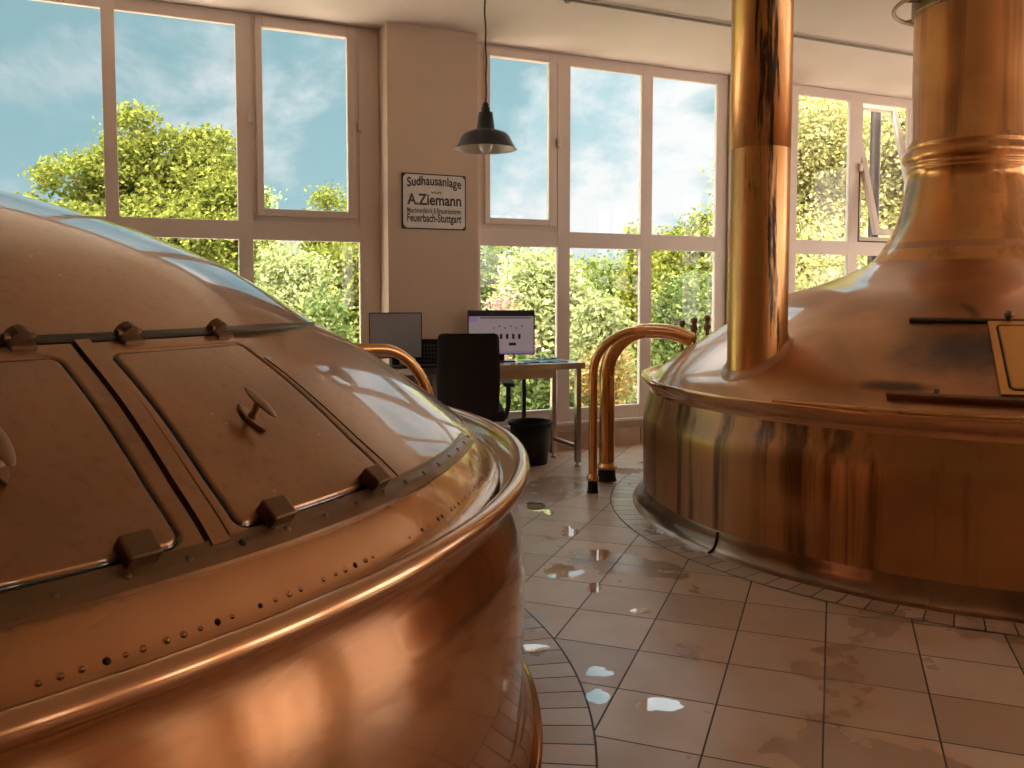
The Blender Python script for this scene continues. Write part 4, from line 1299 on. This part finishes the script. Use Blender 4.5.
# far house with a red-brown roof
def house(px, D, py_eave, py_ridge, wpx, label, wallm, roofm):
    x, y = spot(px, D); w = wpx / F_ * D; ze = zat(py_eave, D); zr = zat(py_ridge, D)
    h = empty('house', (x, y, GZ)); tag(h, label, 'house')
    mb = MB(); mb.box((x, y + 2.5, (GZ + ze) / 2), (w, 5, ze - GZ)); mb.build('walls', wallm, h)
    mb = MB(); e = .3
    pr = [(-w / 2 - e, ze - .05), (w / 2 + e, ze - .05), (w / 2 + e, ze + .08), (0, zr), (-w / 2 - e, ze + .08)]
    T = Matrix(((1, 0, 0, x), (0, 0, 1, y - .3), (0, 1, 0, 0), (0, 0, 0, 1)))
    mb.prism(pr, T, 5.6); mb.build('roof', roofm, h)
    for k in (-1, 1):
        mb = MB(); mb.box((x + k * w * .22, y - .02, GZ + (ze - GZ) * .55), (w * .16, .08, 1.1)); mb.build('house_window', M_grey, h)
M_roof = plain('red_brown_roof_tiles', (.38, .17, .10), .8, var=.2, scale=6)
M_render = plain('white_render', (.80, .76, .72), .8, var=.04, scale=2)
house(628, 52, 282, 268, 60, 'distant house with a red-brown roof between the conifers', M_render, M_roof)
house(880, 27, 205, 176, 44, 'white gabled house added behind the birches in place of a white sash reflection', M_render, M_roof)  # gable placed to stand in for the white reflection in the tilted sash

mb = MB()
mb.box((0, 0, 0), (1, 1, 1)); mb = MB()
c = W(2, -66.2, GZ - .05)
mb.box(c, (240, 120, .1), MW)
M_grass = plain('lawn_grass', (.14, .22, .05), .9, var=.4, scale=3)
tag(mb.build('ground_garden', M_grass), 'green lawn outside the windows', 'lawn', kind='structure')
mb = MB()
wbox(mb, -9, 16, WP - .35, WP - 5.2, GZ + .0, GZ + .06, .005)  # paving spread into an unseen terrace that bounces sunlight up to the ceiling
M_pave = plain('pale_paving', (.76, .66, .58), .8, var=.1)
tag(mb.build('path_bounce_paving', M_pave), 'unseen pale paved terrace added outside the windows to bounce sunlight onto the ceiling', 'paving', kind='structure')
# grey down pipe outside the open sash
mb = MB(); p = W(6.93, -6.42, 0); mb.tube([(p[0], p[1], GZ), (p[0], p[1], 1.5), (p[0], p[1], 3.4)], .05, 16)
tag(mb.build('drain_pipe', M_steel_dark), 'dark grey drain pipe outside the tilted open sash', 'pipe')

# ------------------------------------------------------------------ sky
wd = bpy.data.worlds.new('sky'); scn.world = wd; wd.use_nodes = True
n = N(wd.node_tree)
bg = wd.node_tree.nodes['Background']
d = n.add('ShaderNodeTexCoord').outputs['Generated']
sx = n.add('ShaderNodeSeparateXYZ'); n.l.new(d, sx.inputs[0])
zc = n.math('MAXIMUM', sx.outputs[2], 0.)
den = n.math('ADD', zc, .42)
cx = n.add('ShaderNodeCombineXYZ')
n.l.new(sx.outputs[0], cx.inputs[0]); n.l.new(sx.outputs[1], cx.inputs[1]); n.l.new(n.math('MULTIPLY', sx.outputs[2], 1.7), cx.inputs[2])
cl = n.noise(n.mapping(cx.outputs[0], (1, 1, 1), loc=(3.1, .4, 0)), 4.6, 9, .56, .25)
right = n.mapr(sx.outputs[0], -.40, .15, -.05, .06)
cov = n.math('MULTIPLY', n.mapr(n.math('ADD', cl, right), .44, .60, 0, 1, True), n.mapr(sx.outputs[0], -.45, .05, .75, 1.))
blue = n.mix(n.mapr(zc, 0, .45, 0, 1), (.46, .72, .77, 1), (.25, .47, .54, 1))
shade_ = n.noise(n.mapping(cx.outputs[0], (1, 1, 1), loc=(7.7, 2.4, 0)), 7.5, 7, .6)
cloud = n.mix(n.mapr(shade_, .34, .58, 0, 1, True), (.52, .76, .82, 1), (.98, 1.0, 1.0, 1))
skyc = n.mix(cov, blue, cloud)
back = n.mapr(sx.outputs[1], .25, -.35, 0, 1, True)
side = n.mapr(sx.outputs[0], .55, .95, 0, 1, True)
br = n.math('MAXIMUM', back, side)
n.l.new(n.mix(br, skyc, (1, .86, .74, 1)), bg.inputs[0])
front = n.mapr(sx.outputs[0], -.5, .2, .76, .90)
st_ = n.math('ADD', front, n.math('MULTIPLY', br, 3.9))
st_ = n.math('MULTIPLY', st_, n.mapr(sx.outputs[2], .28, .62, 1., 3.7, True))
n.l.new(st_, bg.inputs[1])

sun = bpy.data.lights.new('sun', 'SUN'); sun.energy = 4.3; sun.angle = R(2); sun.color = (1, .93, .78)
so_ = bpy.data.objects.new('sun', sun); col.objects.link(so_)
so_.rotation_euler = Vector((.90, .44, -.85)).to_track_quat('-Z', 'Y').to_euler()

# ------------------------------------------------------------------ camera
cam = bpy.data.cameras.new('camera')
co = bpy.data.objects.new('camera', cam); col.objects.link(co)
pitch = math.atan(.057)
co.location = (0, 0, 1.225)
co.rotation_euler = (math.pi / 2 - pitch, 0, 0)
cam.sensor_width = 36.; cam.sensor_fit = 'HORIZONTAL'
cam.lens = 855. / 1024. * 36.
cam.shift_y = (343. - 384.) / 1024.
cam.clip_start = .02; cam.clip_end = 500
scn.camera = co

vs_ = scn.view_settings
vs_.view_transform = 'Standard'; vs_.look = 'None'; vs_.gamma = 1.; vs_.use_curve_mapping = False
vs_.exposure = .22
scn.cycles.max_bounces = 8
scn.cycles.transparent_max_bounces = 12
scn.cycles.sample_clamp_indirect = 6.
scn.cycles.caustics_reflective = False
scn.cycles.caustics_refractive = False
